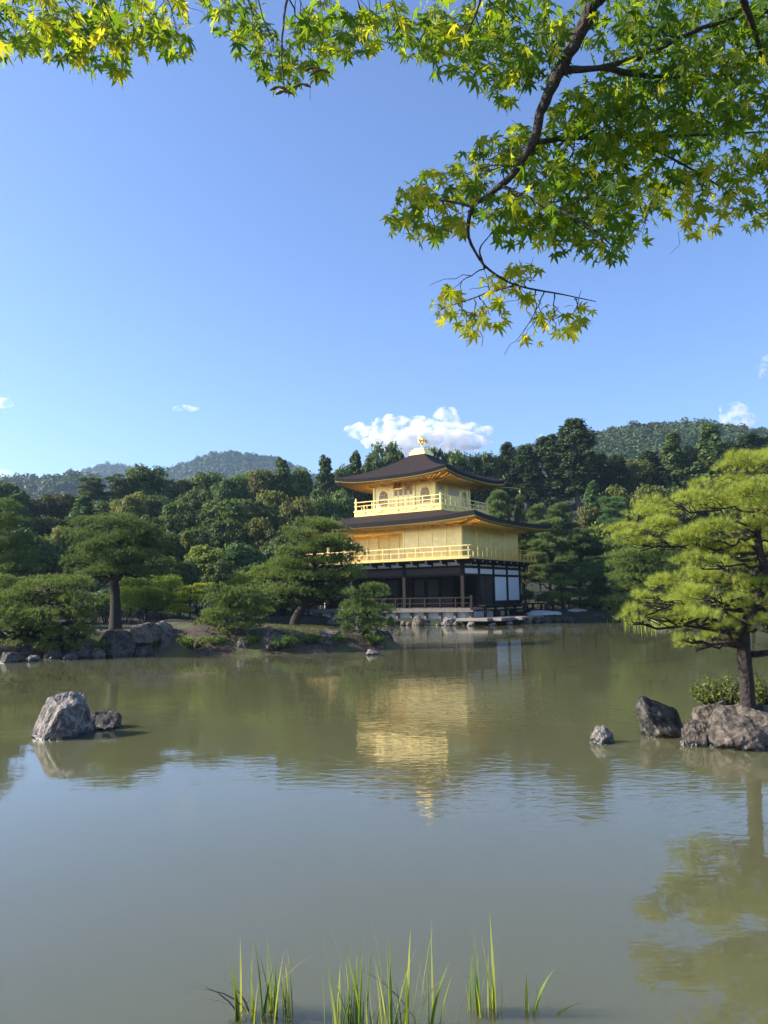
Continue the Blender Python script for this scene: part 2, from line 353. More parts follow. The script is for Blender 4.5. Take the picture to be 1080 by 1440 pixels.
def needles(mb, P, Dn, K, Ln, wd, spread, rng):
    n = len(P)
    P = np.repeat(P, K, 0); Dn = np.repeat(Dn, K, 0)
    d = unit(Dn + spread * rng.normal(size=(n * K, 3)))
    side = unit(np.cross(d, rng.normal(size=(n * K, 3)))) * wd
    l = Ln * rng.uniform(0.65, 1.15, (n * K, 1))
    V = np.stack([P - side, P + side, P + d * l], 1).reshape(-1, 3)
    mb.add(V, np.arange(3 * n * K).reshape(-1, 3))
def pad_tufts(pads, dens, rng, under=0.12):
    Ps, Ds = [], []
    for (c, rx, ry, rz) in pads:
        c = np.array(c, float); k = max(3, int(3 + 3 * rx * ry / (rz * rz + 0.05) * 0.25)); k = min(k, 11)
        for q in range(k):
            a = rng.uniform(0, 2 * math.pi); rr = math.sqrt(rng.uniform(0, 1)) * 0.72
            f = rng.uniform(0.42, 0.62)
            lc = c + np.array([math.cos(a) * rr * rx, math.sin(a) * rr * ry, rz * rng.uniform(-0.25, 0.35) - 0.3 * rz * rr])
            lr = np.array([rx * f, ry * f, rz * rng.uniform(0.55, 0.85)])
            n = max(6, int(dens * lr[0] * lr[1] * 3.2))
            d = unit(rng.normal(size=(n, 3))); neg = rng.uniform(size=n) > under
            d[:, 2] = np.where(neg, np.abs(d[:, 2]), d[:, 2])
            P = lc + d * lr * rng.uniform(0.7, 1.03, (n, 1))
            Ps.append(P); Ds.append(unit(d * np.array([0.7, 0.7, 0.8]) + np.array([0, 0, 0.55]) + 0.25 * rng.normal(size=(n, 3))))
    return np.vstack(Ps), np.vstack(Ds)
def bez(a, b, sag, rng, n=6, wob=0.06):
    a = np.array(a, float); b = np.array(b, float); L = np.linalg.norm(b - a)
    t = np.linspace(0, 1, n)[:, None]
    P = a * (1 - t) + b * t; P[:, 2] += sag * L * np.sin(math.pi * t[:, 0])
    P[1:-1] += rng.normal(size=(n - 2, 3)) * wob * L
    return P
def pine_meshes(pads, trunk, r0, rng, dens, K, Ln, wd, spread=0.55, under=0.12, twigs=True):
    """trunk and needle meshes of one pine: pads are cloud-like layers (centre, rx, ry, rz)"""
    tm = MB(); T = np.array([tuple(p) for p in trunk], float)
    tt = np.linspace(0, 1, len(T)); t2 = np.linspace(0, 1, len(T) * 4)
    Ts = np.stack([np.interp(t2, tt, T[:, k]) for k in range(3)], 1)
    for _ in range(2): Ts[1:-1] = (Ts[:-2] + 2 * Ts[1:-1] + Ts[2:]) / 4
    rr = r0 * (1 - 0.82 * t2) ; rr[0] *= 1.45; rr[1] *= 1.15
    tm.tube(Ts, rr * rng.uniform(0.93, 1.07, len(rr)), 10)
    for (c, rx, ry, rz) in pads:
        c = np.array(c, float)
        dz = (c[2] - rz * 0.3) - Ts[:, 2]; hd = np.linalg.norm(Ts[:, :2] - c[:2], axis=1)
        k = int(np.argmin(np.abs(dz - hd * 0.12) + 0.35 * hd))
        rb = max(0.18 * r0, rr[k] * 0.5)
        P = bez(Ts[k], c - np.array([0, 0, rz * 0.35]), 0.03, rng, 7, 0.05)
        tm.tube(P, np.linspace(rb, rb * 0.3, 7), 7)
        for q in range(3 if twigs else 1):
            a = rng.uniform(0, 2 * math.pi)
            e = c + np.array([math.cos(a) * rx * 0.75, math.sin(a) * ry * 0.75, -rz * 0.05])
            tm.tube(bez(P[4], e, 0.02, rng, 5, 0.06), np.linspace(rb * 0.4, rb * 0.12, 5), 5)
    nm = MB(); P, Dn = pad_tufts(pads, dens, rng, under)
    needles(nm, P, Dn, K, Ln, wd, spread, rng)
    return tm, nm

def proto(name, tm, tmat, cm, cmat):
    root = empty(name, (0, 0, 0))
    tm.build('trunk', tmat, root, smooth=True)
    cm.build('crown', cmat, root)
    return root

def make_broadleaf(seed, round_=1.0):
    rng = np.random.default_rng(seed)          # nominal: 10 m tall, crown 8 m across
    tm = MB(); cm = MB()
    tm.tube(bez((0, 0, -0.6), (rng.uniform(-.4, .4), rng.uniform(-.4, .4), 6.0), 0, rng, 7, 0.02), np.linspace(0.26, 0.1, 7), 8)
    C, Rr = [], []
    n = 48
    for i in range(n):
        z = 1 - 1.55 * (i + 0.5) / n; a = i * 2.39996 + rng.uniform(-.4, .4); r = math.sqrt(max(0, 1 - z * z))
        k = rng.uniform(0.5, 1.02)
        c = np.array([r * math.cos(a) * 3.2 * k, r * math.sin(a) * 3.2 * k, 5.7 + z * 3.7 * k * round_])
        C.append(c); Rr.append(rng.uniform(0.5, 1.6))
        if i % 4 == 0: tm.tube(bez((0, 0, 3.0 + rng.uniform(0, 2.0)), c, 0.03, rng, 5, 0.05), np.linspace(0.09, 0.03, 5), 5)
    clumps(cm, C, Rr, 200, 0.23, rng, 0.85)
    return proto('broadleaf_tree', tm, M['bark'], cm, M['leaf'])
def make_cedar(seed, bare=0.30, fat=1.0):
    rng = np.random.default_rng(seed)          # nominal: 20 m tall, crown 6 m across
    tm = MB(); cm = MB()
    tp = bez((0, 0, -1), (rng.uniform(-.5, .5), rng.uniform(-.5, .5), 19), 0, rng, 9, 0.008)
    tm.tube(tp, np.linspace(0.42, 0.08, 9), 9)
    C, Rr = [], []
    for i in range(64):
        h = bare + (1 - bare) * (i + rng.uniform(0, 1)) / 64
        env = 3.0 * fat * (0.28 + 0.72 * math.sin(math.pi * min(1, (1 - h) / (1 - bare) * 0.62 + 0.03)))
        a = i * 2.39996 + rng.uniform(-.5, .5); r = env * rng.uniform(0.35, 0.92)
        c = np.array([math.cos(a) * r, math.sin(a) * r, h * 19.4 - 0.12 * r])
        C.append(c); Rr.append(rng.uniform(0.55, 1.15) * (0.55 + 0.45 * env / 3.0))
        if i % 3 == 0: tm.tube(bez((tp[5][0] * h, tp[5][1] * h, c[2] - 0.1), c, 0.05, rng, 4, 0.03), np.linspace(0.09, 0.03, 4), 5)
    for q in range(4):
        a = rng.uniform(0, 6.28); z = rng.uniform(3, 6.5)
        tm.tube([(0, 0, z), (math.cos(a) * 0.9, math.sin(a) * 0.9, z + 0.15)], [0.06, 0.03], 5)
    clumps(cm, C, Rr, 150, 0.23, rng, 1.15, up=0.15)
    return proto('cedar_tree', tm, M['bark_pale'], cm, M['cedar'])
def make_cone(seed):
    rng = np.random.default_rng(seed)          # nominal: 10 m tall, 5 m across, feathery upright conifer
    tm = MB(); cm = MB()
    tm.tube([(0, 0, -0.6), (0.05, 0, 4), (0, 0.05, 9)], [0.2, 0.13, 0.03], 8)
    C, Rr = [], []
    for i in range(46):
        h = 0.12 + 0.86 * (i + rng.uniform(0, 1)) / 46
        env = 2.5 * (1 - h) ** 0.7 + 0.12
        a = i * 2.39996; r = env * rng.uniform(0.3, 0.95)
        C.append(np.array([math.cos(a) * r, math.sin(a) * r, h * 9.7])); Rr.append(rng.uniform(0.5, 0.85) * (0.5 + 0.5 * env / 2.5))
    clumps(cm, C, Rr, 90, 0.22, rng, 1.2, up=0.5)
    return proto('conifer_tree', tm, M['bark'], cm, M['leaf'])
def make_wild_pine(seed):
    rng = np.random.default_rng(seed)          # nominal: 10 m tall, 8 m across, open tiers
    T = [(0, 0, -0.6), (rng.uniform(-.3, .3), 0.1, 3), (rng.uniform(-.4, .4), rng.uniform(-.4, .4), 6), (rng.uniform(-.4, .4), rng.uniform(-.4, .4), 9.2)]
    pads = []
    for i in range(26):
        h = 0.3 + 0.68 * (i + rng.uniform(0, 1)) / 26
        env = 3.9 * (1 - h) ** 0.55 + 0.5
        a = i * 2.39996 + rng.uniform(-.3, .3); r = env * rng.uniform(0.25, 0.85)
        s = rng.uniform(0.85, 1.5)
        pads.append(((math.cos(a) * r, math.sin(a) * r, h * 9.6), s, s, 0.42))
    tm, nm = pine_meshes(pads, T, 0.24, rng, 22, 7, 0.36, 0.030, 0.5, twigs=False)
    return proto('pine_tree', tm, M['bark'], nm, M['needle'])
def make_shrub(seed):
    rng = np.random.default_rng(seed)          # nominal: 2 m tall, 2.6 m across
    tm = MB(); cm = MB(); C, Rr = [], []
    for i in range(16):
        a = i * 2.39996; r = 0.95 * math.sqrt(rng.uniform(0, 1)); z = 0.45 + 1.1 * math.sqrt(max(0, 1 - (r / 1.2) ** 2)) * rng.uniform(0.5, 1)
        C.append(np.array([math.cos(a) * r, math.sin(a) * r, z])); Rr.append(rng.uniform(0.28, 0.5))
        tm.tube(bez((0, 0, -0.2), C[-1], 0.05, rng, 4, 0.05), np.linspace(0.03, 0.01, 4), 5)
    clumps(cm, C, Rr, 110, 0.085, rng, 0.9)
    root = empty('shrub', (0, 0, 0)); tm.build('stem', M['bark'], root, True); cm.build('foliage', M['leaf'], root)
    return root

# ------------------------------------------------------------------ far hills and their woods (one mass each)
def hill_obj(name, crest, D, depth, base, mat_, nx=90, ny=22):
    px = np.array([c[0] for c in crest], float); py = np.array([c[1] for c in crest], float)
    X = np.array([at(a, b, D).x for a, b in zip(px, py)]); Z = np.array([at(a, b, D).z for a, b in zip(px, py)])
    gx = np.linspace(X.min(), X.max(), nx)
    def prof(x, y):
        top = np.interp(x, X, Z); t = np.clip((D - y) / depth, -0.6, 1)
        f = np.where(t >= 0, 1 - (1.25 * t - 0.25 * t * t), 1 - 1.5 * t * t)
        return base + (top - base) * f
    gy = np.linspace(D - depth, D + 0.6 * depth, ny)
    GX, GY = np.meshgrid(gx, gy)
    o = grid_mesh(name, gx, gy, lambda a, b: prof(a, b), mat_)
    tag(o, kind='structure')
    return prof, X
M['hill'] = mat('forest_floor', (0.03, 0.045, 0.02), 0.95, var=[(0.045, 0.06, 0.028)], scale=0.05)
def far_wood(prof, X, D, depth, n, rmin, rmax, ncard, card, seed, mat_, label_, ymin=0.0):
    rng = np.random.default_rng(seed); mb = MB()
    x = rng.uniform(X.min(), X.max(), n); t = rng.uniform(-0.12, 1, n); y = D - depth * t
    z = prof(x, y)
    r = rng.uniform(rmin, rmax, n)
    hgt = rng.uniform(0.9, 1.7, n)
    for i in range(n):
        d = unit(rng.normal(size=(ncard, 3))); d[:, 2] = np.abs(d[:, 2]) * 1.0 - 0.15
        P = np.array([x[i], y[i], z[i] + r[i] * 0.2]) + d * r[i] * np.array([1, 1, hgt[i]]) * rng.uniform(0.75, 1.1, (ncard, 1))
        cards(mb, P, unit(d + [0, 0, 0.3] + 0.5 * rng.normal(size=(ncard, 3))), card, rng, 0.7)
    o = mb.build('forest', mat_); tag(o, label_, 'forest', kind='stuff'); return o
M['far_leaf'] = leaf_mat('far_woods', [(0.035, 0.060, 0.022), (0.062, 0.095, 0.034), (0.095, 0.125, 0.045)], 0.15, nscale=0.05, obj_tint=False)
pr, X = hill_obj('hill', [(640, 700), (700, 652), (735, 637), (770, 624), (830, 612), (880, 606), (930, 602), (985, 600), (1030, 607), (1080, 612), (1160, 626), (1300, 670)], 420, 230, 25, M['hill'])
far_wood(pr, X, 420, 230, 4400, 1.8, 3.9, 70, 0.72, 11, M['far_leaf'], 'wooded hillside rising behind the tall cedars under the right-hand cloud')
pr, X = hill_obj('hill', [(-200, 690), (-60, 672), (0, 678), (40, 676), (80, 674), (115, 672), (160, 690), (260, 720)], 520, 200, 20, M['hill'])
far_wood(pr, X, 520, 200, 1300, 2.6, 5.2, 70, 1.0, 12, M['far_leaf'], 'low wooded ridge beyond the dark brown crowns, below the distant peaks')
pr, X = hill_obj('mountain', [(40, 700), (85, 676), (110, 668), (135, 659), (150, 655), (168, 658), (190, 662), (215, 668), (260, 690)], 1350, 300, 60, M['hill'], 60, 20)
far_wood(pr, X, 1350, 300, 2600, 3.2, 6.5, 36, 2.0, 13, M['far_leaf'], 'hazy wooded mountain, the smaller and more distant of the two peaks')
pr, X = hill_obj('mountain', [(170, 705), (220, 672), (240, 662), (270, 652), (300, 641), (325, 638), (350, 642), (385, 648), (420, 660), (480, 695)], 1050, 300, 50, M['hill'], 60, 20)
far_wood(pr, X, 1050, 300, 3600, 2.8, 5.5, 38, 1.6, 14, M['far_leaf'], 'hazy wooded mountain with a broad summit above the woods left of the pavilion')

# ------------------------------------------------------------------ the woods: every tree a thing
PROTO = {'b': [make_broadleaf(s, r) for s, r in ((1, 1.0), (2, 0.85), (3, 1.1), (4, 0.9))],
         'c': [make_cedar(s, b, f) for s, b, f in ((21, 0.34, 0.92), (22, 0.28, 1.0), (23, 0.40, 0.82))],
         'k': [make_cone(s) for s in (31, 32)],
         'p': [make_wild_pine(s) for s in (41, 42, 43)],
         's': [make_shrub(s) for s in (51, 52, 53)]}
NOM = {'b': (10.0, 7.6), 'c': (20.0, 6.2), 'k': (10.0, 5.2), 'p': (10.0, 8.4), 's': (2.0, 2.7)}
USED = set()
ORD = 'first second third fourth fifth sixth seventh eighth ninth tenth eleventh twelfth thirteenth fourteenth fifteenth sixteenth seventeenth eighteenth nineteenth twentieth'.split()
def ordinal(i):
    return ORD[i] if i < 20 else ('twenty-' + ORD[i - 20] if i < 29 else ('thirtieth' if i == 29 else 'thirty-' + ORD[i - 30]))
rngW = random.Random(77)
KNAME = {'b': 'broadleaf tree', 'c': 'cedar', 'k': 'conifer', 'p': 'pine', 's': 'shrub'}
KCAT = {'b': 'tree', 'c': 'tree', 'k': 'tree', 'p': 'tree', 's': 'shrub'}
TINT = {'dark green': (0.75, 0.85, 0.8), 'deep green': (0.9, 1.0, 0.85), 'mid green': (1.15, 1.25, 1.0), 'blue-green': (0.85, 1.15, 1.1), 'olive': (1.45, 1.2, 0.85),
        'brown-green': (1.3, 1.02, 0.85), 'blackish brown': (0.8, 0.66, 0.62), 'yellow-green': (1.9, 1.75, 0.9), 'bright green': (1.5, 1.7, 0.8), 'grey-green': (1.35, 1.3, 1.35)}
def plant(kind, px, topy, D, wpx, look, label, group=None, dz=0.0):
    x = at(px, topy, D).x; top = at(px, topy, D).z; gz = land1(x, D) + dz
    h = max(1.0, top - gz); wd = wpx * D / FOC
    pr_ = PROTO[kind]; o0 = pr_[rngW.randrange(len(pr_))]
    if o0.name in USED: o = copy_tree(o0)
    else: o = o0; USED.add(o0.name)
    nh, nw = NOM[kind]
    o.location = (x, D, gz - 0.05); o.rotation_euler = (0, 0, rngW.uniform(0, 6.28))
    o.scale = (wd / nw, wd / nw, h / nh)
    t = TINT[look]; j = rngW.uniform(0.88, 1.12)
    for ch in o.children:
        if ch.name.startswith(('crown', 'foliage')): ch.color = (t[0] * j, t[1] * j, t[2] * j, 1)
    tag(o, label, KCAT[kind], group)
    return o
def row(items, where, group):
    items = sorted(items, key=lambda q: q[1])
    for i, (kind, px, topy, D, wpx, look) in enumerate(items):
        plant(kind, px, topy, D, wpx, look, f'{look} {KNAME[kind]}, {ordinal(i)} from the left {where}', group)
row([('b', -25, 668, 92, 90, 'dark green'), ('b', 8, 676, 90, 70, 'dark green'), ('b', 40, 694, 95, 62, 'blackish brown'), ('b', 75, 692, 98, 60, 'blackish brown'), ('b', 102, 690, 98, 52, 'blackish brown'),
     ('p', 132, 668, 102, 70, 'dark green'), ('p', 168, 664, 104, 72, 'dark green'), ('b', 207, 655, 106, 78, 'deep green'), ('b', 240, 671, 106, 60, 'dark green'), ('b', 264, 668, 108, 60, 'olive'),
     ('b', 292, 660, 108, 66, 'dark green'), ('b', 325, 664, 104, 62, 'dark green'), ('b', 345, 661, 112, 54, 'mid green'), ('b', 370, 658, 110, 56, 'brown-green'), ('k', 396, 643, 110, 62, 'deep green'),
     ('b', 420, 652, 112, 58, 'mid green'), ('k', 457, 640, 108, 66, 'dark green')],
    'on the skyline left of the gold pavilion', 'trees along the skyline left of the pavilion')
row([('b', 478, 648, 112, 56, 'dark green'), ('k', 500, 634, 114, 60, 'dark green'), ('b', 520, 638, 114, 54, 'dark green'), ('b', 545, 622, 116, 62, 'deep green'), ('b', 572, 634, 116, 50, 'dark green'), ('b', 612, 626, 118, 44, 'dark green'),
     ('b', 640, 630, 118, 54, 'deep green'), ('b', 664, 632, 118, 54, 'dark green'), ('b', 690, 630, 118, 54, 'dark green'), ('c', 712, 622, 118, 44, 'dark green')],
    'on the skyline behind the pavilion roof', 'trees along the skyline behind the pavilion')
row([('c', 738, 626, 116, 56, 'dark green'), ('c', 768, 611, 116, 66, 'deep green'), ('c', 808, 588, 114, 78, 'deep green'), ('c', 842, 636, 118, 54, 'dark green'), ('c', 866, 640, 120, 52, 'deep green'),
     ('b', 893, 640, 122, 56, 'olive'), ('c', 912, 634, 124, 56, 'dark green'), ('k', 945, 606, 122, 74, 'deep green'), ('c', 968, 628, 126, 54, 'dark green'), ('k', 996, 594, 120, 90, 'deep green'), ('c', 1022, 622, 124, 58, 'dark green'),
     ('c', 1052, 610, 124, 66, 'dark green'), ('c', 1084, 612, 124, 66, 'deep green'), ('c', 1120, 610, 124, 70, 'dark green')],
    'in the tall row right of the pavilion', 'tall trees in front of the hill right of the pavilion')
row([('k', 22, 694, 74, 80, 'blue-green'), ('b', 62, 722, 76, 84, 'blackish brown'), ('k', 118, 696, 78, 78, 'blue-green'), ('b', 92, 736, 64, 54, 'olive'), ('b', 152, 700, 84, 60, 'dark green'), ('b', 188, 688, 82, 66, 'olive'),
     ('b', 222, 690, 84, 54, 'dark green'), ('b', 250, 700, 80, 54, 'mid green'), ('b', 282, 690, 86, 70, 'dark green'), ('b', 312, 702, 80, 88, 'mid green'), ('b', 354, 700, 84, 70, 'deep green'), ('b', 386, 688, 90, 62, 'olive'),
     ('b', 418, 698, 84, 62, 'brown-green'), ('b', 446, 694, 88, 62, 'deep green'), ('b', 474, 690, 90, 56, 'mid green')],
    'halfway up the woods left of the pavilion', 'trees halfway up the woods left of the pavilion')
row([('b', 20, 742, 52, 96, 'dark green'), ('b', 66, 748, 54, 60, 'grey-green'), ('b', 92, 738, 55, 50, 'olive'), ('b', 208, 724, 64, 70, 'dark green'), ('k', 262, 746, 62, 46, 'olive'), ('b', 236, 742, 60, 52, 'dark green'), ('b', 290, 764, 58, 62, 'yellow-green'),
     ('b', 340, 758, 62, 74, 'blue-green'), ('b', 368, 728, 70, 56, 'brown-green'), ('b', 402, 744, 66, 66, 'dark green'), ('b', 440, 732, 72, 66, 'deep green'), ('b', 472, 720, 76, 60, 'dark green'), ('b', 318, 726, 70, 60, 'deep green'), ('b', 272, 738, 66, 62, 'deep green'), ('b', 180, 742, 62, 60, 'mid green'), ('b', 140, 744, 60, 60, 'deep green')],
    'in the lower woods left of the pavilion', 'trees low in the woods left of the pavilion')
row([('p', 700, 684, 80, 70, 'mid green'), ('k', 730, 694, 80, 44, 'olive'), ('p', 755, 706, 82, 62, 'mid green'), ('p', 786, 704, 84, 76, 'mid green'), ('b', 828, 704, 88, 44, 'brown-green'), ('k', 832, 676, 90, 56, 'blue-green'), ('b', 864, 678, 90, 60, 'olive'),
     ('p', 866, 694, 80, 84, 'blue-green'), ('b', 912, 680, 86, 66, 'olive'), ('b', 950, 682, 86, 62, 'grey-green'), ('b', 990, 672, 88, 66, 'dark green'), ('b', 1030, 676, 86, 66, 'dark green'), ('b', 1075, 670, 84, 70, 'dark green')],
    'in the middle tier right of the pavilion', 'trees below the tall row right of the pavilion')
row([('p', 735, 736, 74, 90, 'deep green'), ('p', 772, 726, 72, 96, 'mid green'), ('p', 812, 740, 72, 84, 'deep green'), ('b', 838, 730, 74, 72, 'yellow-green'), ('b', 872, 742, 72, 66, 'olive'), ('p', 850, 778, 67, 74, 'dark green'), ('p', 905, 740, 70, 86, 'mid green'),
     ('p', 955, 736, 68, 86, 'mid green'), ('p', 1000, 734, 66, 86, 'mid green'), ('p', 1050, 730, 66, 90, 'deep green'), ('p', 790, 786, 69, 70, 'dark green'), ('p', 940, 790, 62, 90, 'deep green'), ('p', 1010, 790, 60, 90, 'deep green'), ('p', 1075, 790, 58, 90, 'deep green'), ('b', 1120, 700, 64, 110, 'deep green'), ('b', 1190, 680, 66, 120, 'dark green'), ('b', 1270, 680, 68, 130, 'deep green'), ('b', 1360, 670, 68, 140, 'dark green'), ('b', 1460, 660, 70, 150, 'deep green')],
    'in the lowest tier right of the pavilion', 'trees by the shore right of the pavilion')
row([('b', px_, 664 + (k_ * 37) % 17, 134, 62, 'dark green') for k_, px_ in enumerate(range(715, 1120, 36))],
    'in the dark rear row under the hill', 'dark trees behind the tall row right of the pavilion')
row([('b', 118, 772, 50, 62, 'dark green'), ('b', 180, 764, 54, 64, 'deep green'), ('b', 225, 776, 53, 56, 'mid green'), ('b', 262, 782, 54, 46, 'dark green'), ('b', 312, 786, 57, 56, 'deep green'), ('b', 350, 790, 60, 60, 'dark green'), ('b', 395, 786, 63, 64, 'deep green'), ('b', 432, 790, 66, 60, 'dark green'), ('b', 462, 780, 72, 54, 'dark green')],
    'of the small trees behind the island pines', 'small trees behind the island pines')
row([('b', -90 - 62 * q, 672 + (q * 13) % 24, 84 + (q * 7) % 12, 96, ('dark green', 'deep green', 'olive')[q % 3]) for q in range(9)] + [('b', -80 - 85 * q, 745 + (q * 11) % 30, 50 + (q * 5) % 9, 110, ('deep green', 'mid green')[q % 2]) for q in range(6)],
    'in the woods past the left edge', 'trees past the left edge of the view')
row([('b', 1170 + 70 * q, 622 + (q * 13) % 22, 118 + (q * 7) % 12, 96, ('dark green', 'deep green')[q % 2]) for q in range(8)] + [('b', 1150 + 80 * q, 690 + (q * 11) % 25, 88 + (q * 5) % 8, 110, ('deep green', 'mid green')[q % 2]) for q in range(7)],
    'in the woods past the right edge', 'trees past the right edge of the view')
row([('s', 738, 824, 66, 30, 'olive'), ('s', 768, 828, 65, 40, 'grey-green'), ('s', 800, 836, 66, 36, 'mid green'), ('s', 838, 842, 63, 44, 'dark green'), ('s', 872, 846, 61, 44, 'dark green'), ('s', 820, 846, 64, 30, 'deep green'), ('s', 778, 846, 61.5, 26, 'dark green')],
    'of the low shrubs right of the pavilion', 'shrubs on the bank right of the pavilion')
row([('s', 330, 842, 60, 40, 'dark green'), ('s', 362, 838, 62, 44, 'deep green'), ('s', 398, 842, 63, 40, 'mid green'), ('s', 425, 848, 62, 34, 'dark green'), ('s', 300, 836, 58, 44, 'mid green'), ('s', 205, 812, 46, 70, 'bright green'), ('s', 228, 806, 49, 60, 'mid green'), ('s', 150, 820, 47, 60, 'dark green'), ('s', 180, 822, 45, 50, 'mid green'), ('s', 100, 818, 46, 60, 'dark green'), ('s', 135, 826, 44, 60, 'deep green'), ('s', 252, 820, 50, 60, 'dark green'), ('s', 282, 822, 53, 60, 'deep green'), ('s', 345, 826, 59, 70, 'dark green'), ('s', 382, 828, 61, 66, 'deep green'), ('s', 415, 836, 64, 50, 'mid green'), ('s', 60, 822, 46, 70, 'dark green')],
    'of the rounded shrubs behind the island', 'shrubs on the far bank behind the island')

# ------------------------------------------------------------------ garden pines in the middle distance
def garden_pine(label, base, pads_px, trunk_px, D, r0, seed, tint, dens=75, K=9, Ln=0.16, wd=0.012, group=None, dd=0.9, flat=0.75):
    """a trained pine: trunk and layers stand round (base), D metres ahead; layers get their own depth"""
    rng = np.random.default_rng(seed)
    b = Vector(base); pads = []
    extra = [(px + rng.uniform(-.5, .5) * rx, py + rng.uniform(-.7, .9) * ry, rx * .75, ry * .9) for (px, py, rx, ry) in pads_px]
    for (px, py, rx, ry) in pads_px + extra:
        off = rng.uniform(-dd, dd)
        p = at(px, py, D + off); k = (D + off) / FOC
        pads.append(((p.x - b.x, p.y - b.y, p.z - b.z), rx * k, rx * k * flat, max(ry * k * 1.45, 0.13)))
    T = [(0, 0, -0.25)]
    for (px, py) in trunk_px:
        p = at(px, py, D); T.append((p.x - b.x, p.y - b.y + rng.uniform(-.06, .06), p.z - b.z))
    tm, nm = pine_meshes(pads, T, r0, rng, dens, K, Ln, wd)
    root = empty('pine_tree', b)
    tm.build('trunk', M['bark'], root, True); c = nm.build('crown', M['needle'], root); c.color = (*tint, 1)
    tag(root, label, 'tree', group)
    return root
def base_at(px, py, D):
    p = at(px, py, D); return (p.x, D, land1(p.x, D))
GP = 'trained garden pines round the pond'
garden_pine('tall layered pine with a straight thick trunk rising from the top of the island', base_at(163, 862, 36),
    [(150, 737, 46, 11), (185, 745, 46, 11), (205, 755, 34, 10), (120, 752, 32, 10), (165, 760, 52, 12), (215, 772, 32, 10), (140, 778, 40, 11), (112, 790, 28, 9), (190, 790, 48, 11), (228, 795, 22, 9), (150, 800, 44, 10), (205, 806, 40, 9), (125, 808, 26, 8), (165, 790, 34, 10), (150, 772, 40, 12), (178, 802, 30, 9)],
    [(162, 840), (160, 815), (158, 790), (165, 765), (170, 745)], 36, 0.27, 101, (0.95, 1.1, 0.8), dd=1.3)
garden_pine('big dense pine drooping over the water at the near left shore', base_at(30, 905, 29.5),
    [(20, 822, 45, 12), (70, 826, 45, 13), (110, 822, 28, 10), (0, 840, 50, 14), (55, 846, 50, 14), (100, 846, 36, 12), (125, 850, 20, 12), (20, 866, 50, 14), (75, 868, 45, 14), (118, 872, 24, 10), (-10, 890, 50, 14), (40, 890, 45, 13), (85, 892, 40, 13), (120, 890, 20, 9), (15, 910, 40, 10), (65, 912, 32, 9), (-50, 850, 50, 16), (-60, 890, 50, 16)],
    [(35, 885), (45, 865), (40, 845), (55, 830)], 29.5, 0.24, 102, (1.25, 1.3, 0.85), dd=1.4)
garden_pine('dark pine with flat tiers at the left edge behind the drooping pine', base_at(-5, 850, 40),
    [(-5, 715, 34, 11), (15, 735, 32, 10), (-15, 742, 36, 12), (20, 757, 28, 9), (0, 768, 40, 11), (30, 780, 26, 9), (-10, 792, 40, 11), (25, 800, 36, 9), (48, 802, 22, 8), (0, 818, 40, 10)],
    [(-8, 820), (-4, 790), (-8, 750), (-4, 720)], 40, 0.22, 103, (1.0, 1.15, 0.8))
garden_pine('leaning island pine with broad tiers overlapping the left end of the pavilion', base_at(412, 886, 33),
    [(440, 738, 36, 9), (470, 745, 28, 8), (425, 752, 34, 10), (465, 762, 38, 10), (410, 775, 28, 9), (440, 772, 34, 10), (490, 772, 26, 8), (425, 795, 40, 10), (470, 792, 36, 9), (400, 810, 34, 10), (440, 812, 40, 10), (485, 815, 34, 10), (385, 832, 30, 10), (415, 834, 34, 10), (445, 840, 26, 8), (480, 832, 22, 9), (372, 815, 24, 9), (500, 800, 18, 8)],
    [(417, 868), (428, 850), (440, 835), (444, 815), (440, 790), (446, 762), (450, 742)], 33, 0.24, 104, (1.25, 1.3, 0.85), dd=1.1)
garden_pine('short bushy pine on the near edge of the island left of the leaning pine', base_at(326, 902, 30.2),
    [(318, 832, 28, 9), (340, 836, 26, 9), (298, 846, 24, 9), (330, 850, 38, 10), (358, 846, 26, 9), (292, 862, 20, 8), (320, 866, 36, 9), (360, 866, 24, 9), (300, 878, 24, 8), (340, 880, 30, 8), (370, 830, 20, 10), (310, 890, 14, 6)],
    [(322, 890), (318, 875), (322, 860), (325, 840)], 30.2, 0.10, 105, (1.2, 1.3, 0.9))
garden_pine('pale green pine with rising sprays between the bushy pine and the leaning pine', base_at(372, 880, 36),
    [(352, 808, 26, 8), (378, 803, 28, 8), (400, 812, 22, 8), (345, 822, 28, 9), (380, 822, 30, 9), (360, 840, 30, 9), (395, 842, 26, 9), (375, 858, 26, 8)],
    [(372, 865), (376, 848), (370, 825), (374, 808)], 36, 0.12, 106, (1.6, 1.6, 0.9))
garden_pine('small twisted pine at the right tip of the island below the veranda', base_at(511, 892, 31.2),
    [(518, 828, 24, 8), (498, 836, 20, 8), (534, 836, 18, 8), (515, 848, 30, 9), (492, 854, 18, 7), (537, 862, 22, 8), (510, 866, 32, 9), (486, 868, 16, 6), (528, 876, 26, 7), (503, 879, 24, 7), (520, 884, 20, 5)],
    [(513, 882), (518, 868), (512, 855), (516, 838)], 31.2, 0.07, 107, (1.05, 1.2, 0.85), dd=0.45)
garden_pine('flat clipped pine beside the big trunk at the back of the island', base_at(205, 862, 41),
    [(190, 822, 34, 9), (222, 818, 32, 8), (245, 826, 22, 8), (180, 838, 30, 9), (215, 838, 40, 10), (250, 842, 20, 8), (195, 852, 36, 8), (230, 854, 30, 7)],
    [(206, 850), (203, 838), (208, 825)], 41, 0.10, 108, (1.6, 1.75, 0.8))
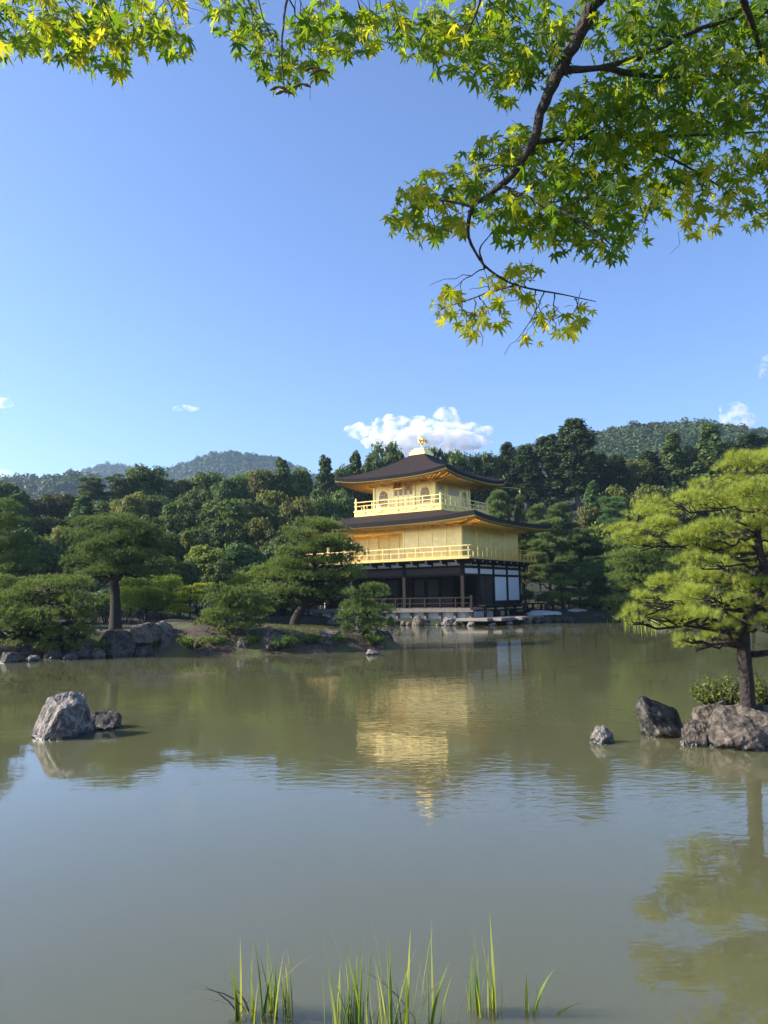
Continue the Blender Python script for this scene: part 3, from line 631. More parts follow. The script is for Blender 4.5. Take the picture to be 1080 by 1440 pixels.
garden_pine('bright yellow-green cloud-pruned pine with thin separate shelves behind the stone lantern', base_at(265, 862, 40),
    [(286, 823, 15, 3.2), (262, 828, 14, 4), (285, 832, 16, 3), (256, 836, 12, 4), (272, 839, 16, 3.5), (252, 845, 11, 3), (250, 853, 12, 3), (256, 858, 16, 3), (247, 861, 14, 3)],
    [(268, 850), (266, 838), (272, 826)], 40, 0.07, 109, (2.6, 2.3, 0.7), dens=140, Ln=0.11, dd=0.25)
garden_pine('tall tiered pine on the right shore behind the sunlit foreground pine', base_at(905, 868, 55),
    [(905, 752, 44, 8), (880, 765, 36, 8), (930, 765, 40, 8), (895, 780, 44, 8), (940, 785, 36, 8), (875, 795, 34, 8), (915, 800, 42, 8), (890, 812, 40, 8), (935, 815, 36, 8), (875, 828, 36, 8), (915, 832, 42, 8), (885, 845, 38, 8), (930, 850, 34, 8), (878, 858, 26, 6)],
    [(905, 850), (902, 825), (908, 800), (903, 775), (906, 755)], 55, 0.24, 110, (1.3, 1.4, 0.85), dens=22, K=8, Ln=0.26, wd=0.02, dd=1.6)
garden_pine('small two-tiered pine in front of the rail fence right of the pavilion', base_at(790, 855, 61),
    [(790, 812, 14, 3.5), (778, 819, 13, 3.5), (795, 822, 16, 4), (788, 838, 14, 4), (800, 840, 12, 4)],
    [(790, 845), (788, 830), (790, 815)], 61, 0.09, 111, (1.7, 1.7, 0.85), dens=45, K=8, Ln=0.2, wd=0.018, dd=0.5)
garden_pine('dark drooping pine overhanging the far bank between fence and tall tiered pine', base_at(835, 866, 62),
    [(835, 800, 26, 7), (850, 812, 26, 7), (825, 815, 24, 7), (842, 828, 28, 7), (822, 836, 22, 6), (855, 838, 22, 7), (838, 848, 26, 6)],
    [(836, 850), (834, 830), (838, 805)], 62, 0.14, 112, (0.8, 0.95, 0.8), dens=24, K=8, Ln=0.26, wd=0.02, dd=1.0)

# ------------------------------------------------------------------ the sunlit pine on the right islet
def near_pine():
    rng = np.random.default_rng(7); D = 10.6
    base = Vector((at(1052, 995, D).x, D, 0.34))
    PX = [(1045, 655, 46, 14), (1090, 648, 56, 16), (1020, 682, 40, 13), (1070, 690, 50, 15), (985, 705, 40, 12), (1030, 712, 50, 14), (940, 708, 36, 10), (915, 722, 34, 11), (895, 745, 34, 10), (935, 738, 36, 10), (880, 757, 24, 7), (1085, 715, 50, 16),
          (1000, 752, 46, 15), (1050, 745, 46, 15), (975, 772, 34, 11), (1025, 775, 46, 13), (1090, 760, 46, 16),
          (1005, 808, 34, 10), (970, 815, 38, 11), (935, 826, 38, 11), (910, 842, 26, 9), (990, 838, 46, 12), (945, 850, 44, 11), (905, 860, 24, 8), (985, 866, 40, 11), (1060, 826, 40, 15), (1035, 848, 44, 13), (1085, 850, 40, 15), (1030, 870, 34, 10),
          (1000, 896, 26, 7), (978, 910, 22, 7), (955, 902, 12, 5), (1020, 885, 18, 7), (1090, 880, 30, 12),
          (960, 880, 34, 9), (930, 868, 30, 8), (1000, 880, 34, 9), (890, 872, 20, 6), (1040, 800, 40, 12), (985, 790, 36, 10), (900, 768, 26, 8), (1060, 780, 40, 12), (950, 760, 30, 9), (1140, 680, 60, 18), (1160, 730, 66, 18), (1150, 790, 60, 18), (1180, 840, 66, 18), (1130, 850, 50, 14), (1200, 770, 60, 18)]
    pads = []
    for (px, py, rx, ry) in PX:
        off = rng.uniform(-1.0, 1.1); p = at(px, py, D + off); k = (D + off) / FOC
        pads.append((tuple(p - base), rx * k, rx * k * 0.85, max(ry * k * 1.45, 0.09)))
    T = [(0, 0, -0.15)]
    for (px, py) in [(1050, 960), (1046, 920), (1045, 885), (1060, 850), (1082, 812), (1068, 778), (1064, 745), (1080, 705), (1092, 665)]:
        T.append(tuple(at(px, py, D) - base))
    tm = MB(); Tn = np.array(T); tt = np.linspace(0, 1, len(Tn)); t2 = np.linspace(0, 1, 46)
    Ts = np.stack([np.interp(t2, tt, Tn[:, k]) for k in range(3)], 1)
    for _ in range(3): Ts[1:-1] = (Ts[:-2] + 2 * Ts[1:-1] + Ts[2:]) / 4
    rr = 0.102 * (1 - 0.70 * t2); rr[:4] *= [1.5, 1.25, 1.1, 1.03]
    tm.tube(Ts, rr * rng.uniform(0.94, 1.06, 46), 14)
    for (c, rx, ry, rz) in pads:
        c = np.array(c); hd = np.linalg.norm(Ts[:, :2] - c[:2], axis=1)
        k = int(np.argmin(np.abs(c[2] - Ts[:, 2] - 0.1 * hd) + 0.3 * hd)); k = max(k, 12)
        rb = rr[k] * 0.42
        P = bez(Ts[k], c - np.array([0, 0, rz * 0.6]), 0.03, rng, 9, 0.035)
        tm.tube(P, np.linspace(rb, rb * 0.28, 9), 8)
        for q in range(7):
            a = rng.uniform(0, 2 * math.pi); f = rng.uniform(0.4, 0.85)
            e = c + np.array([math.cos(a) * rx * f, math.sin(a) * ry * f, rz * rng.uniform(-0.1, 0.4)])
            tm.tube(bez(P[5 + q % 3], e, 0.03, rng, 5, 0.07), np.linspace(rb * 0.32, 0.004, 5), 5)
    # stub limb low on the trunk and the bough reaching right
    tm.tube([Ts[14] + 0, tuple(at(1030, 893, D) - base), tuple(at(1018, 885, D - 0.2) - base)], [0.07, 0.055, 0.03], 8)
    tm.tube([Ts[10] + 0, tuple(at(1065, 920, D) - base), tuple(at(1095, 915, D - 0.2) - base), tuple(at(1130, 880, D - 0.3) - base)], [0.05, 0.045, 0.04, 0.02], 8)
    nm = MB(); P, Dn = pad_tufts(pads, 265, rng, 0.18)
    needles(nm, P, Dn, 34, 0.108, 0.0018, 0.44, rng)
    root = empty('pine_tree', base)
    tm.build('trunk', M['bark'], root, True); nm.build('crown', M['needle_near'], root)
    tag(root, 'large sunlit yellow-green pine with a dark trunk growing from the rocky islet at right', 'tree')
near_pine()

# ------------------------------------------------------------------ rocks
def rock_mesh(pts, seed, rough=0.06, cuts=4):
    bm = bmesh.new()
    for p in pts: bm.verts.new(p)
    r = bmesh.ops.convex_hull(bm, input=bm.verts)
    bmesh.ops.delete(bm, geom=[e for e in r['geom_interior'] if isinstance(e, bmesh.types.BMVert)], context='VERTS')
    bmesh.ops.subdivide_edges(bm, edges=bm.edges[:], cuts=cuts, use_grid_fill=True)
    bmesh.ops.triangulate(bm, faces=bm.faces[:])
    bm.normal_update()
    sz = max((v.co.length for v in bm.verts))
    off = Vector((seed * 3.7, seed * 1.3, seed * 0.7))
    for v in bm.verts:
        q = v.co / sz
        a = mnoise.noise(q * 2.2 + off) * 0.9 + mnoise.noise(q * 5 + off) * 0.6 + mnoise.noise(q * 11 + off) * 0.40 + mnoise.noise(q * 23 + off) * 0.25
        rdg = abs(mnoise.noise(q * 3.5 + off * 2)) * -0.9 + 0.2
        v.co += v.normal * sz * rough * (a + rdg)
    return bm
def rock(name, pts, loc, seed, material, label, group=None, rough=0.06, cuts=4, parent=None, cat='rock'):
    bm = rock_mesh(pts, seed, rough, cuts)
    me = bpy.data.meshes.new(name); bm.to_mesh(me); bm.free()
    me.materials.append(material)
    o = bpy.data.objects.new(name, me); COL.objects.link(o); o.location = loc
    tag(o, label, cat, group); return o
def rand_pts(rng, sx, sy, h, n=15, below=0.25):
    P = []
    for i in range(n):
        a = i * 2.39996 + rng.uniform(-.4, .4); z = rng.uniform(0, 1); r = math.sqrt(1 - 0.75 * z * z) * rng.uniform(0.75, 1.05)
        P.append((math.cos(a) * r * sx, math.sin(a) * r * sy, z * h))
    for i in range(7):
        a = i * 0.9; P.append((math.cos(a) * sx * 1.0, math.sin(a) * sy * 1.0, -below))
    return P
k = 11.2 / FOC
L0 = at_z(86, 1040)
def pxp(dx, dy, y, kk):            # rock outlines in metres, from their size in the picture
    return (dx * kk, y, dy * kk)
kk = L0.y / FOC
rock('rock', [pxp(-44, -8, 0.0, kk), pxp(-40, 8, -0.1, kk), pxp(-24, 51, 0.1, kk), pxp(-14, 55, 0.0, kk), pxp(10, 60, 0.12, kk), pxp(26, 57, 0.2, kk), pxp(30, 46, 0.0, kk), pxp(36, 20, 0.1, kk), pxp(39, -8, 0.2, kk), pxp(10, 40, -0.28, kk), pxp(22, -10, -0.38, kk), pxp(-16, -10, -0.36, kk), pxp(-8, 34, -0.22, kk), pxp(-30, -10, 0.5, kk), pxp(30, -10, 0.55, kk), pxp(0, 52, 0.4, kk), pxp(-25, 36, 0.42, kk), pxp(12, 8, -0.36, kk)],
     (L0.x - 0.13, L0.y + 0.3, 0), 3, M['stone'], 'largest rock standing in the water at left, pale streaks on its lit side', 'rocks standing in the pond', 0.055, 10)
L1 = at_z(153, 1027); kk = L1.y / FOC
rock('rock', [pxp(-26, -6, 0, kk), pxp(-22, 12, 0, kk), pxp(-14, 22, 0.05, kk), pxp(0, 21, 0.1, kk), pxp(22, 19, 0.1, kk), pxp(26, 14, 0.1, kk), pxp(26, -6, 0.1, kk), pxp(-14, 0, -0.2, kk), pxp(10, -6, -0.2, kk), pxp(22, 4, -0.14, kk), pxp(0, -6, 0.4, kk), pxp(6, 20, 0.3, kk)],
     (L1.x - 0.2, L1.y + 0.2, 0), 5, M['stone_dark'], 'low dark flat-topped rock just right of the largest rock in the water', 'rocks standing in the pond', 0.06, 8)
L2 = at_z(851, 1047); kk = L2.y / FOC
rock('rock', [pxp(-20, -6, 0, kk), pxp(-14, 12, 0, kk), pxp(-5, 22, 0.05, kk), pxp(5, 22, 0.05, kk), pxp(15, 12, 0, kk), pxp(19, -6, 0, kk), pxp(-4, 4, -0.16, kk), pxp(6, -6, -0.2, kk), pxp(-10, -6, -0.16, kk), pxp(0, -6, 0.25, kk), pxp(4, 16, 0.15, kk)],
     (L2.x, L2.y + 0.15, 0), 8, M['stone'], 'small pointed rock alone in the water left of the rocky islet', 'rocks standing in the pond', 0.06, 8)
L3 = at_z(940, 1038); kk = L3.y / FOC
rock('rock', [pxp(-26, -8, 0.1, kk), pxp(-33, 40, 0.1, kk), pxp(-31, 50, 0.1, kk), pxp(-22, 55, 0.12, kk), pxp(-12, 47, 0.1, kk), pxp(-6, 32, 0.05, kk), pxp(24, 35, 0.25, kk), pxp(34, 24, 0.25, kk), pxp(40, -8, 0.2, kk), pxp(-24, 30, -0.1, kk), pxp(-10, 6, -0.22, kk), pxp(16, 0, -0.2, kk), pxp(0, -8, -0.2, kk), pxp(10, 30, 0.45, kk), pxp(-10, -8, 0.5, kk), pxp(26, -8, 0.5, kk)],
     (L3.x, L3.y + 0.2, 0), 11, M['stone_dark'], 'tall dark rock with a raised knob at the left end of the rocky islet', 'rocks of the right islet', 0.05, 10)
L4 = at_z(988, 1049); kk = L4.y / FOC
rock('rock', [pxp(-28, -6, 0, kk), pxp(-24, 22, 0, kk), pxp(-4, 30, 0.1, kk), pxp(20, 27, 0.1, kk), pxp(30, 10, 0, kk), pxp(32, -8, 0, kk), pxp(-10, -8, -0.16, kk), pxp(14, 14, -0.16, kk), pxp(16, -8, -0.18, kk), pxp(-8, 20, -0.1, kk), pxp(0, -8, 0.4, kk), pxp(10, 30, 0.3, kk)],
     (L4.x, L4.y + 0.10, 0), 13, M['stone_warm'], 'blocky lichen-spotted rock in the middle of the islet waterline', 'rocks of the right islet', 0.06, 8)
L5 = at_z(1050, 1060); kk = L5.y / FOC
rock('rock', [pxp(-38, -8, 0.1, kk), pxp(-32, 24, 0.1, kk), pxp(-20, 42, 0.2, kk), pxp(0, 54, 0.35, kk), pxp(40, 56, 0.4, kk), pxp(80, 50, 0.4, kk), pxp(95, 20, 0.2, kk), pxp(95, -8, 0.2, kk), pxp(-20, 10, -0.2, kk), pxp(20, 30, -0.2, kk), pxp(20, -8, -0.3, kk), pxp(60, -8, -0.25, kk), pxp(60, 34, -0.1, kk), pxp(-10, -8, -0.2, kk), pxp(20, 40, 0.9, kk), pxp(70, -8, 0.9, kk), pxp(-20, -8, 0.8, kk)],
     (L5.x + 0.03, L5.y + 0.42, 0), 17, M['stone_warm'], 'big rounded brown boulder under the sunlit pine', 'rocks of the right islet', 0.06, 10)
p = at(1005, 996, 10.9)
rock('rock', rand_pts(np.random.default_rng(2), 0.30, 0.22, 0.24), (p.x, 11.0, 0.25), 19, M['stone_warm'], 'rock at the back of the islet just left of the pine trunk', 'rocks of the right islet', 0.06, 4)
p = at_z(972, 1047)
rock('rock', rand_pts(np.random.default_rng(12), 0.17, 0.15, 0.2), (p.x, p.y, 0.0), 27, M['stone_dark'], 'small dark rock wedged between the knobbed rock and the blocky rock', 'rocks of the right islet', 0.08, 4)
p = at(1130, 1010, 10.2)
rock('rock', rand_pts(np.random.default_rng(4), 0.5, 0.4, 0.55), (p.x, 10.3, 0.0), 23, M['stone'], 'rock cut by the right edge of the picture beside the big boulder', 'rocks of the right islet', 0.06, 4)

def rocks_row(items, zbase, where, group, seed):
    rng = np.random.default_rng(seed)
    for i, it in enumerate(items):
        px, py, wpx, hpx, mk, desc = it[:6]; z0 = it[6] if len(it) > 6 else zbase
        p = at_z(px, py, z0); kk = p.y / FOC
        rock('rock', rand_pts(rng, wpx * kk * 0.56, wpx * kk * 0.5 + 0.08, hpx * kk * 1.25), (p.x, p.y + wpx * kk * 0.12, z0 - 0.02), seed + i * 2, M[mk], f'{desc}, {ordinal(i)} from the left {where}', group, 0.075, 3)
rocks_row([(75, 926, 30, 12, 'stone_dark', 'small dark rock'), (118, 924, 38, 20, 'stone_warm', 'sunlit brown rock'), (166, 922, 64, 34, 'stone_dark', 'largest dark rounded boulder'), (232, 920, 46, 26, 'stone_warm', 'brown-grey boulder'), (268, 919, 30, 14, 'stone_dark', 'low dark rock'), (294, 917, 30, 12, 'stone_warm', 'low brown-grey rock'),
           (318, 917, 20, 10, 'stone_warm', 'small brown-grey rock'), (342, 919, 22, 22, 'stone_warm', 'upright brown-grey block'), (372, 917, 30, 10, 'stone_dark', 'low dark rock'), (400, 916, 34, 12, 'stone_dark', 'long low dark rock'), (428, 915, 34, 12, 'stone_warm', 'low brown-grey rock'), (464, 915, 50, 24, 'stone_warm', 'broad brown-grey boulder'), (508, 911, 46, 24, 'stone_dark', 'broad dark boulder'), (538, 907, 30, 18, 'stone_dark', 'dark end rock')],
          0.0, 'along the island waterline', 'rocks along the island waterline', 60)
p = at_z(523, 921)
rock('rock', rand_pts(np.random.default_rng(6), 0.26, 0.2, 0.22), (p.x, p.y, 0), 31, M['stone_pale'], 'little pale rock in the water off the right tip of the island', None, 0.08, 3)
rocks_row([(14, 931, 34, 12, 'stone_dark', 'low dark rock'), (44, 930, 22, 9, 'stone', 'small grey rock'), (98, 927, 24, 9, 'stone_dark', 'low dark rock'), (138, 925, 20, 12, 'stone_warm', 'small brown rock'), (202, 922, 26, 14, 'stone_dark', 'dark rock'),
           (250, 920, 16, 8, 'stone_dark', 'small dark rock'), (282, 918, 18, 14, 'stone_dark', 'dark rock'), (306, 918, 14, 8, 'stone_dark', 'small dark rock'), (330, 917, 14, 10, 'stone_dark', 'small dark rock'), (358, 917, 22, 15, 'stone_dark', 'dark rock'), (386, 917, 20, 11, 'stone', 'grey rock'),
           (414, 916, 18, 13, 'stone_dark', 'dark rock'), (443, 915, 20, 14, 'stone_dark', 'dark rock'), (487, 914, 16, 12, 'stone', 'grey rock'), (526, 909, 18, 13, 'stone_dark', 'dark rock')],
          0.0, 'filling gaps along the left shore and island', 'rocks filling the gaps along the left shore and island', 300)
rocks_row([(205, 893, 46, 15, 'stone_warm', 'brown rock outcrop', 0.75), (228, 888, 26, 14, 'stone_pale', 'pale rounded rock', 0.85), (385, 905, 34, 18, 'stone_dark', 'dark rock', 0.35), (270, 866, 16, 14, 'stone_pale', 'pale rock beside the lantern', 1.0)],
          0.8, 'on the upper slope of the island', 'rocks on the island slope', 90)

# ------------------------------------------------------------------ the golden pavilion
pav = empty('pavilion', PAV, PAV_R); pav.scale = (PAV_S, PAV_S, 1.0)
tag(pav, 'three-storey gold pavilion with dark curved roofs standing at the edge of the pond', 'pavilion')
HX, HY = 5.85, 4.7
def pb(name, material, mb, parent=None, smooth=False): return mb.build(name, M[material], parent or pav, smooth)
# base: plaster footing, veranda
pb('base', 'plaster', MB().bx(-6.7, 6.4, -5.55, 5.1, 0.2, 0.92))
mb = MB().bx(-7.2, 7.2, -6.0, -4.5, 1.06, 1.20).bx(-7.2, -5.6, -4.5, 5.5, 1.06, 1.20)
mb.bx(-7.25, 7.25, -6.05, -5.85, 0.93, 1.058).bx(-5.6, 6.0, -4.5, 4.8, 1.10, 1.198)
for x in np.linspace(-6.9, 6.9, 13): mb.bx(x - 0.09, x + 0.09, -5.8, -5.62, 0.05, 1.055)
ver = pb('veranda', 'grey_wood', mb)
mb = MB()
mb.bx(-7.15, 7.15, -5.97, -5.89, 1.90, 1.98).bx(-7.15, 7.15, -5.96, -5.90, 1.52, 1.58)
mb.bx(7.07, 7.15, -5.885, -4.7, 1.90, 1.98).bx(7.08, 7.14, -5.885, -4.7, 1.52, 1.58)
mb.bx(-7.15, -7.07, -5.885, 3.8, 1.90, 1.98).bx(-7.14, -7.08, -5.885, 3.8, 1.52, 1.58)
for x in np.linspace(-7.11, 7.11, 13): mb.bx(x - 0.05, x + 0.05, -5.985, -5.875, 1.203, 1.897)
mb.bx(7.03, 7.19, -6.01, -5.85, 0.6, 2.1)
pb('railing', 'dark_wood', mb, ver)
mb = MB().bx(6.05, 7.3, -4.3, 6.2, 1.28, 1.38)
for y in np.linspace(-4.0, 5.9, 7): mb.bx(7.05, 7.2, y - 0.07, y + 0.07, 0.4, 1.277)
led = pb('side_ledge', 'dark_wood', mb)
mb = MB().bx(7.35, 7.95, -3.6, 2.2, 0.94, 1.02)
for y in (-3.3, -0.7, 1.9): mb.bx(7.4, 7.9, y - 0.06, y + 0.06, 0.4, 0.937)
pb('step', 'dark_wood', mb, led)
# first storey
for x in (-5.85, -3.51, 1.17, 5.85):
    pb('post', 'dark_wood', MB().bx(x - 0.12, x + 0.12, -HY - 0.12, -HY + 0.12, 1.2, 4.64))
for y in (-HY / 2, 0.0, HY / 2, HY):
    pb('post', 'dark_wood', MB().bx(HX - 0.11, HX + 0.11, y - 0.11, y + 0.11, 1.2, 4.64))
for x in (-5.85, -3.51, -1.17, 1.17, 3.51):
    pb('post', 'dark_wood', MB().bx(x - 0.11, x + 0.11, HY - 0.11, HY + 0.11, 1.2, 4.64))
for y in (-HY / 2, 0.0, HY / 2):
    pb('post', 'dark_wood', MB().bx(-HX - 0.11, -HX + 0.11, y - 0.11, y + 0.11, 1.2, 4.64))
def ring(mb, hx, hy, t, z0, z1):
    mb.bx(-hx - t, hx + t, -hy - t, -hy + t, z0, z1).bx(-hx - t, hx + t, hy - t, hy + t, z0, z1)
    mb.bx(hx - t, hx + t, -hy + t, hy - t, z0, z1).bx(-hx - t, -hx + t, -hy + t, hy - t, z0, z1); return mb
mb = MB(); ring(mb, HX, HY, 0.135, 4.12, 4.27); ring(mb, HX, HY, 0.13, 4.52, 4.62); ring(mb, HX, HY, 0.14, 3.54, 3.66)
pb('beam', 'dark_wood', mb)
mb = MB()
for x in np.arange(-5.3, 5.9, 1.17):
    mb.bx(x - 0.5, x + 0.5, -HY - 0.03, -HY + 0.03, 4.272, 4.518)
for y in np.linspace(-HY * 0.75, HY * 0.75, 4):
    mb.bx(HX - 0.03, HX + 0.03, y - 1.0, y + 1.0, 4.272, 4.518)
pb('frieze', 'plaster', mb)
mb = MB().bx(-HX + 0.13, HX - 0.13, -HY - 0.05, -HY + 0.05, 3.662, 4.118)
pb('transom', 'brown_wood', mb)
# inner hall behind the open front
mb = MB().bx(-HX + 0.2, HX - 2.2, -2.15, -2.05, 2.05, 4.5).bx(-HX + 0.1, HX - 0.2, -HY + 0.3, HY - 0.2, 4.50, 4.518)
mb.bx(-HX - 0.05, -HX + 0.05, -HY + 0.14, HY - 0.14, 1.2, 4.1).bx(-HX + 0.14, HX - 0.14, HY - 0.05, HY + 0.05, 1.2, 4.5)
pb('inner_wall', 'dark_wood', mb)
for i, x in enumerate(np.arange(-5.0, 3.3, 1.17)):
    if i % 3 != 1: pb('screen', 'paper', MB().bx(x - 0.42, x + 0.42, -2.19, -2.16, 2.15, 3.4))
pb('dado', 'brown_wood', MB().bx(-HX + 0.2, HX - 2.2, -2.22, -2.02, 1.2, 2.04))
for x in np.arange(-4.4, 3.6, 1.17): pb('inner_post', 'dark_wood', MB().bx(x - 0.07, x + 0.07, -2.32, -2.23, 1.2, 4.4))
# east face: white panels, double door
for y0, y1 in ((-4.56, -2.48), (-2.22, -0.13), (0.13, 2.22), (2.48, 4.57)):
    pb('wall_panel', 'plaster', MB().bx(HX - 0.04, HX + 0.04, y0, y1, 3.70, 4.08))
for y0, y1 in ((0.13, 2.22), (2.48, 4.57)):
    pb('wall_panel', 'plaster', MB().bx(HX - 0.04, HX + 0.04, y0, y1, 1.66, 3.52))
mb = MB().bx(HX - 0.09, HX + 0.09, 0.115, 4.58, 1.42, 1.655).bx(HX - 0.09, HX + 0.09, -4.57, 0.105, 3.658, 3.695)
pb('sill', 'dark_wood', mb)
dr = None
for y0, y1 in ((-2.23, -1.19), (-1.16, -0.12)):
    mb = MB().bx(HX - 0.03, HX + 0.03, y0, y1, 1.25, 3.53)
    for q in np.linspace(y0 + 0.08, y1 - 0.08, 4): mb.bx(HX + 0.032, HX + 0.06, q - 0.035, q + 0.035, 1.27, 3.5)
    pb('door', 'brown_wood', mb)
pb('floor', 'brown_wood', MB().bx(-HX + 0.14, HX - 0.14, -HY + 0.14, HY - 0.14, 1.2, 1.23))
# bracket arms under the balcony, white painted ends
def bracket(boxes, ends):
    mb = MB(); tp = MB()
    for q in boxes: mb.bx(*q)
    for q in ends: tp.bx(*q)
    tp.build('bracket_end', M['plaster'], mb.build('bracket', M['dark_wood'], pav))
for x in np.arange(-5.85, 5.9, 1.17):
    bracket([(x - 0.07, x + 0.07, -HY - 0.95, -HY - 0.14, 4.50, 4.63), (x - 0.07, x + 0.07, -HY - 0.6, -HY - 0.14, 4.36, 4.497)],
            [(x - 0.05, x + 0.05, -HY - 0.972, -HY - 0.952, 4.52, 4.61)])
for y in np.linspace(-HY, HY, 9):
    bracket([(HX + 0.14, HX + 0.95, y - 0.07, y + 0.07, 4.50, 4.63), (HX + 0.14, HX + 0.6, y - 0.07, y + 0.07, 4.36, 4.497)], [(HX + 0.952, HX + 0.972, y - 0.05, y + 0.05, 4.52, 4.61)])
# second storey
mb = MB().bx(-HX - 1.1, HX + 1.1, -HY - 1.1, HY + 1.1, 4.64, 4.69)
pb('balcony_underside', 'dark_wood', mb)
bal = pb('balcony', 'gold', MB().bx(-HX - 1.12, HX + 1.12, -HY - 1.12, HY + 1.12, 4.693, 4.80))
def railing(hx, hy, z, h, npx, npy, mname, parent, corner=0.0, t=0.027):
    mb = MB()
    for zz, q in ((h, 1.0), (h * 0.58, 0.8), (0.07, 0.9)):
        mb2 = t * q
        mb.bx(-hx - 0.18, hx + 0.18, -hy - mb2, -hy + mb2, z + zz - mb2, z + zz + mb2).bx(-hx - 0.18, hx + 0.18, hy - mb2, hy + mb2, z + zz - mb2, z + zz + mb2)
        mb.bx(hx - mb2, hx + mb2, -hy - 0.18, -hy - mb2 - 0.001, z + zz - mb2, z + zz + mb2)
        mb.bx(hx - mb2, hx + mb2, -hy + mb2 + 0.001, hy - mb2 - 0.001, z + zz - mb2, z + zz + mb2)
        mb.bx(-hx - mb2, -hx + mb2, -hy + mb2 + 0.001, hy - mb2 - 0.001, z + zz - mb2, z + zz + mb2)
    for i, x in enumerate(np.linspace(-hx, hx, npx)):
        for y in (-hy, hy): mb.box((x, y, z + h * 0.5 * (1.0 if i % 2 == 0 else 0.6)), (0.055, 0.048, h * (1.0 if i % 2 == 0 else 0.6)))
    for i, y in enumerate(np.linspace(-hy, hy, npy)[1:-1]):
        f = 1.0 if i % 2 else 0.6
        for x in (-hx, hx): mb.box((x, y, z + h * 0.5 * f), (0.048, 0.055, h * f))
    if corner:
        for x in (-hx, hx):
            for y in (-hy, hy):
                mb.box((x, y, z + corner * 0.5), (0.13, 0.13, corner))
                mb.tube([(x, y, z + corner), (x, y, z + corner + 0.05), (x, y, z + corner + 0.12), (x, y, z + corner + 0.22)], [0.05, 0.085, 0.07, 0.01], 8)
    return mb.build('railing', M[mname], parent)
railing(HX + 1.0, HY + 1.0, 4.80, 0.84, 21, 17, 'gold_trim', bal)
mb = MB()                                           # solid shutters on the right half of the front, all of the side
mb.bx(HX - 4.74, HX, -HY, -HY + 0.1, 4.80, 7.35)
mb.bx(HX - 0.1, HX, -HY + 0.1, HY, 4.80, 7.35).bx(-HX, HX - 0.1, HY - 0.1, HY, 4.80, 7.35).bx(-HX, -HX + 0.1, -HY + 2.1, HY - 0.1, 4.80, 7.35)
mb.bx(HX - 4.74, HX - 4.64, -HY + 0.1, -HY + 2.1, 4.80, 7.35)
mb.bx(-HX + 0.1, HX - 4.74, -HY + 2.1, -HY + 2.2, 4.80, 7.35)
mb.bx(-HX + 0.01, HX - 4.75, -HY, -HY + 0.14, 7.0, 7.35).bx(-HX, -HX + 0.14, -HY + 0.141, -HY + 2.09, 7.0, 7.35)
w2 = pb('wall', 'gold_panel', mb)
pb('recess_ceiling', 'gold', MB().bx(-HX + 0.15, HX - 4.76, -HY + 0.15, -HY + 2.09, 7.04, 7.09), w2)
for x in (-HX + 0.09, -HX + 2.34):
    pb('post', 'gold_trim', MB().bx(x - 0.085, x + 0.085, -HY - 0.005, -HY + 0.165, 4.80, 6.998))
mb = MB()
for x in (HX - 0.06, HX - 1.22, HX - 2.38, HX - 3.54, HX - 4.70): mb.bx(x - 0.05, x + 0.05, -HY - 0.03, -HY - 0.002, 4.81, 7.1)
mb.bx(HX - 4.75, HX, -HY - 0.04, -HY - 0.031, 6.78, 6.86)
for y in (-HY / 2, 0.0, HY / 2, HY - 0.1): mb.bx(HX + 0.002, HX + 0.04, y - 0.08, y + 0.08, 4.81, 7.3)
for y in (-HY + 0.08,): mb.bx(HX + 0.002, HX + 0.04, y - 0.07, y + 0.07, 4.81, 7.3)
mb.bx(HX + 0.041, HX + 0.05, -HY, HY, 6.85, 6.92)
for z in np.arange(5.0, 6.75, 0.16): mb.bx(HX - 4.66, HX - 0.1, -HY - 0.012, -HY - 0.002, z, z + 0.022)
for z in np.arange(5.0, 6.8, 0.16): mb.bx(HX + 0.002, HX + 0.010, -HY + 0.1, HY - 0.1, z, z + 0.018)
pb('battens', 'gold_trim', mb, w2)
mb = MB()
for x in np.arange(-HX + 0.6, HX - 4.8, 0.93): mb.bx(x - 0.03, x + 0.03, -HY + 2.06, -HY + 2.098, 4.81, 6.9)
pb('sliding_panel', 'gold_trim', mb, w2)
mb = MB()
for i in range(7):
    x = HX - 5.55 + i * 0.11; mb.bx(x - 0.012, x + 0.012, -HY + 2.04, -HY + 2.058, 5.6, 6.8)
for i in range(10):
    z = 5.62 + i * 0.125; mb.bx(HX - 5.57, HX - 4.87, -HY + 2.025, -HY + 2.039, z - 0.012, z + 0.012)
pb('lattice_window', 'dark_wood', mb, w2)

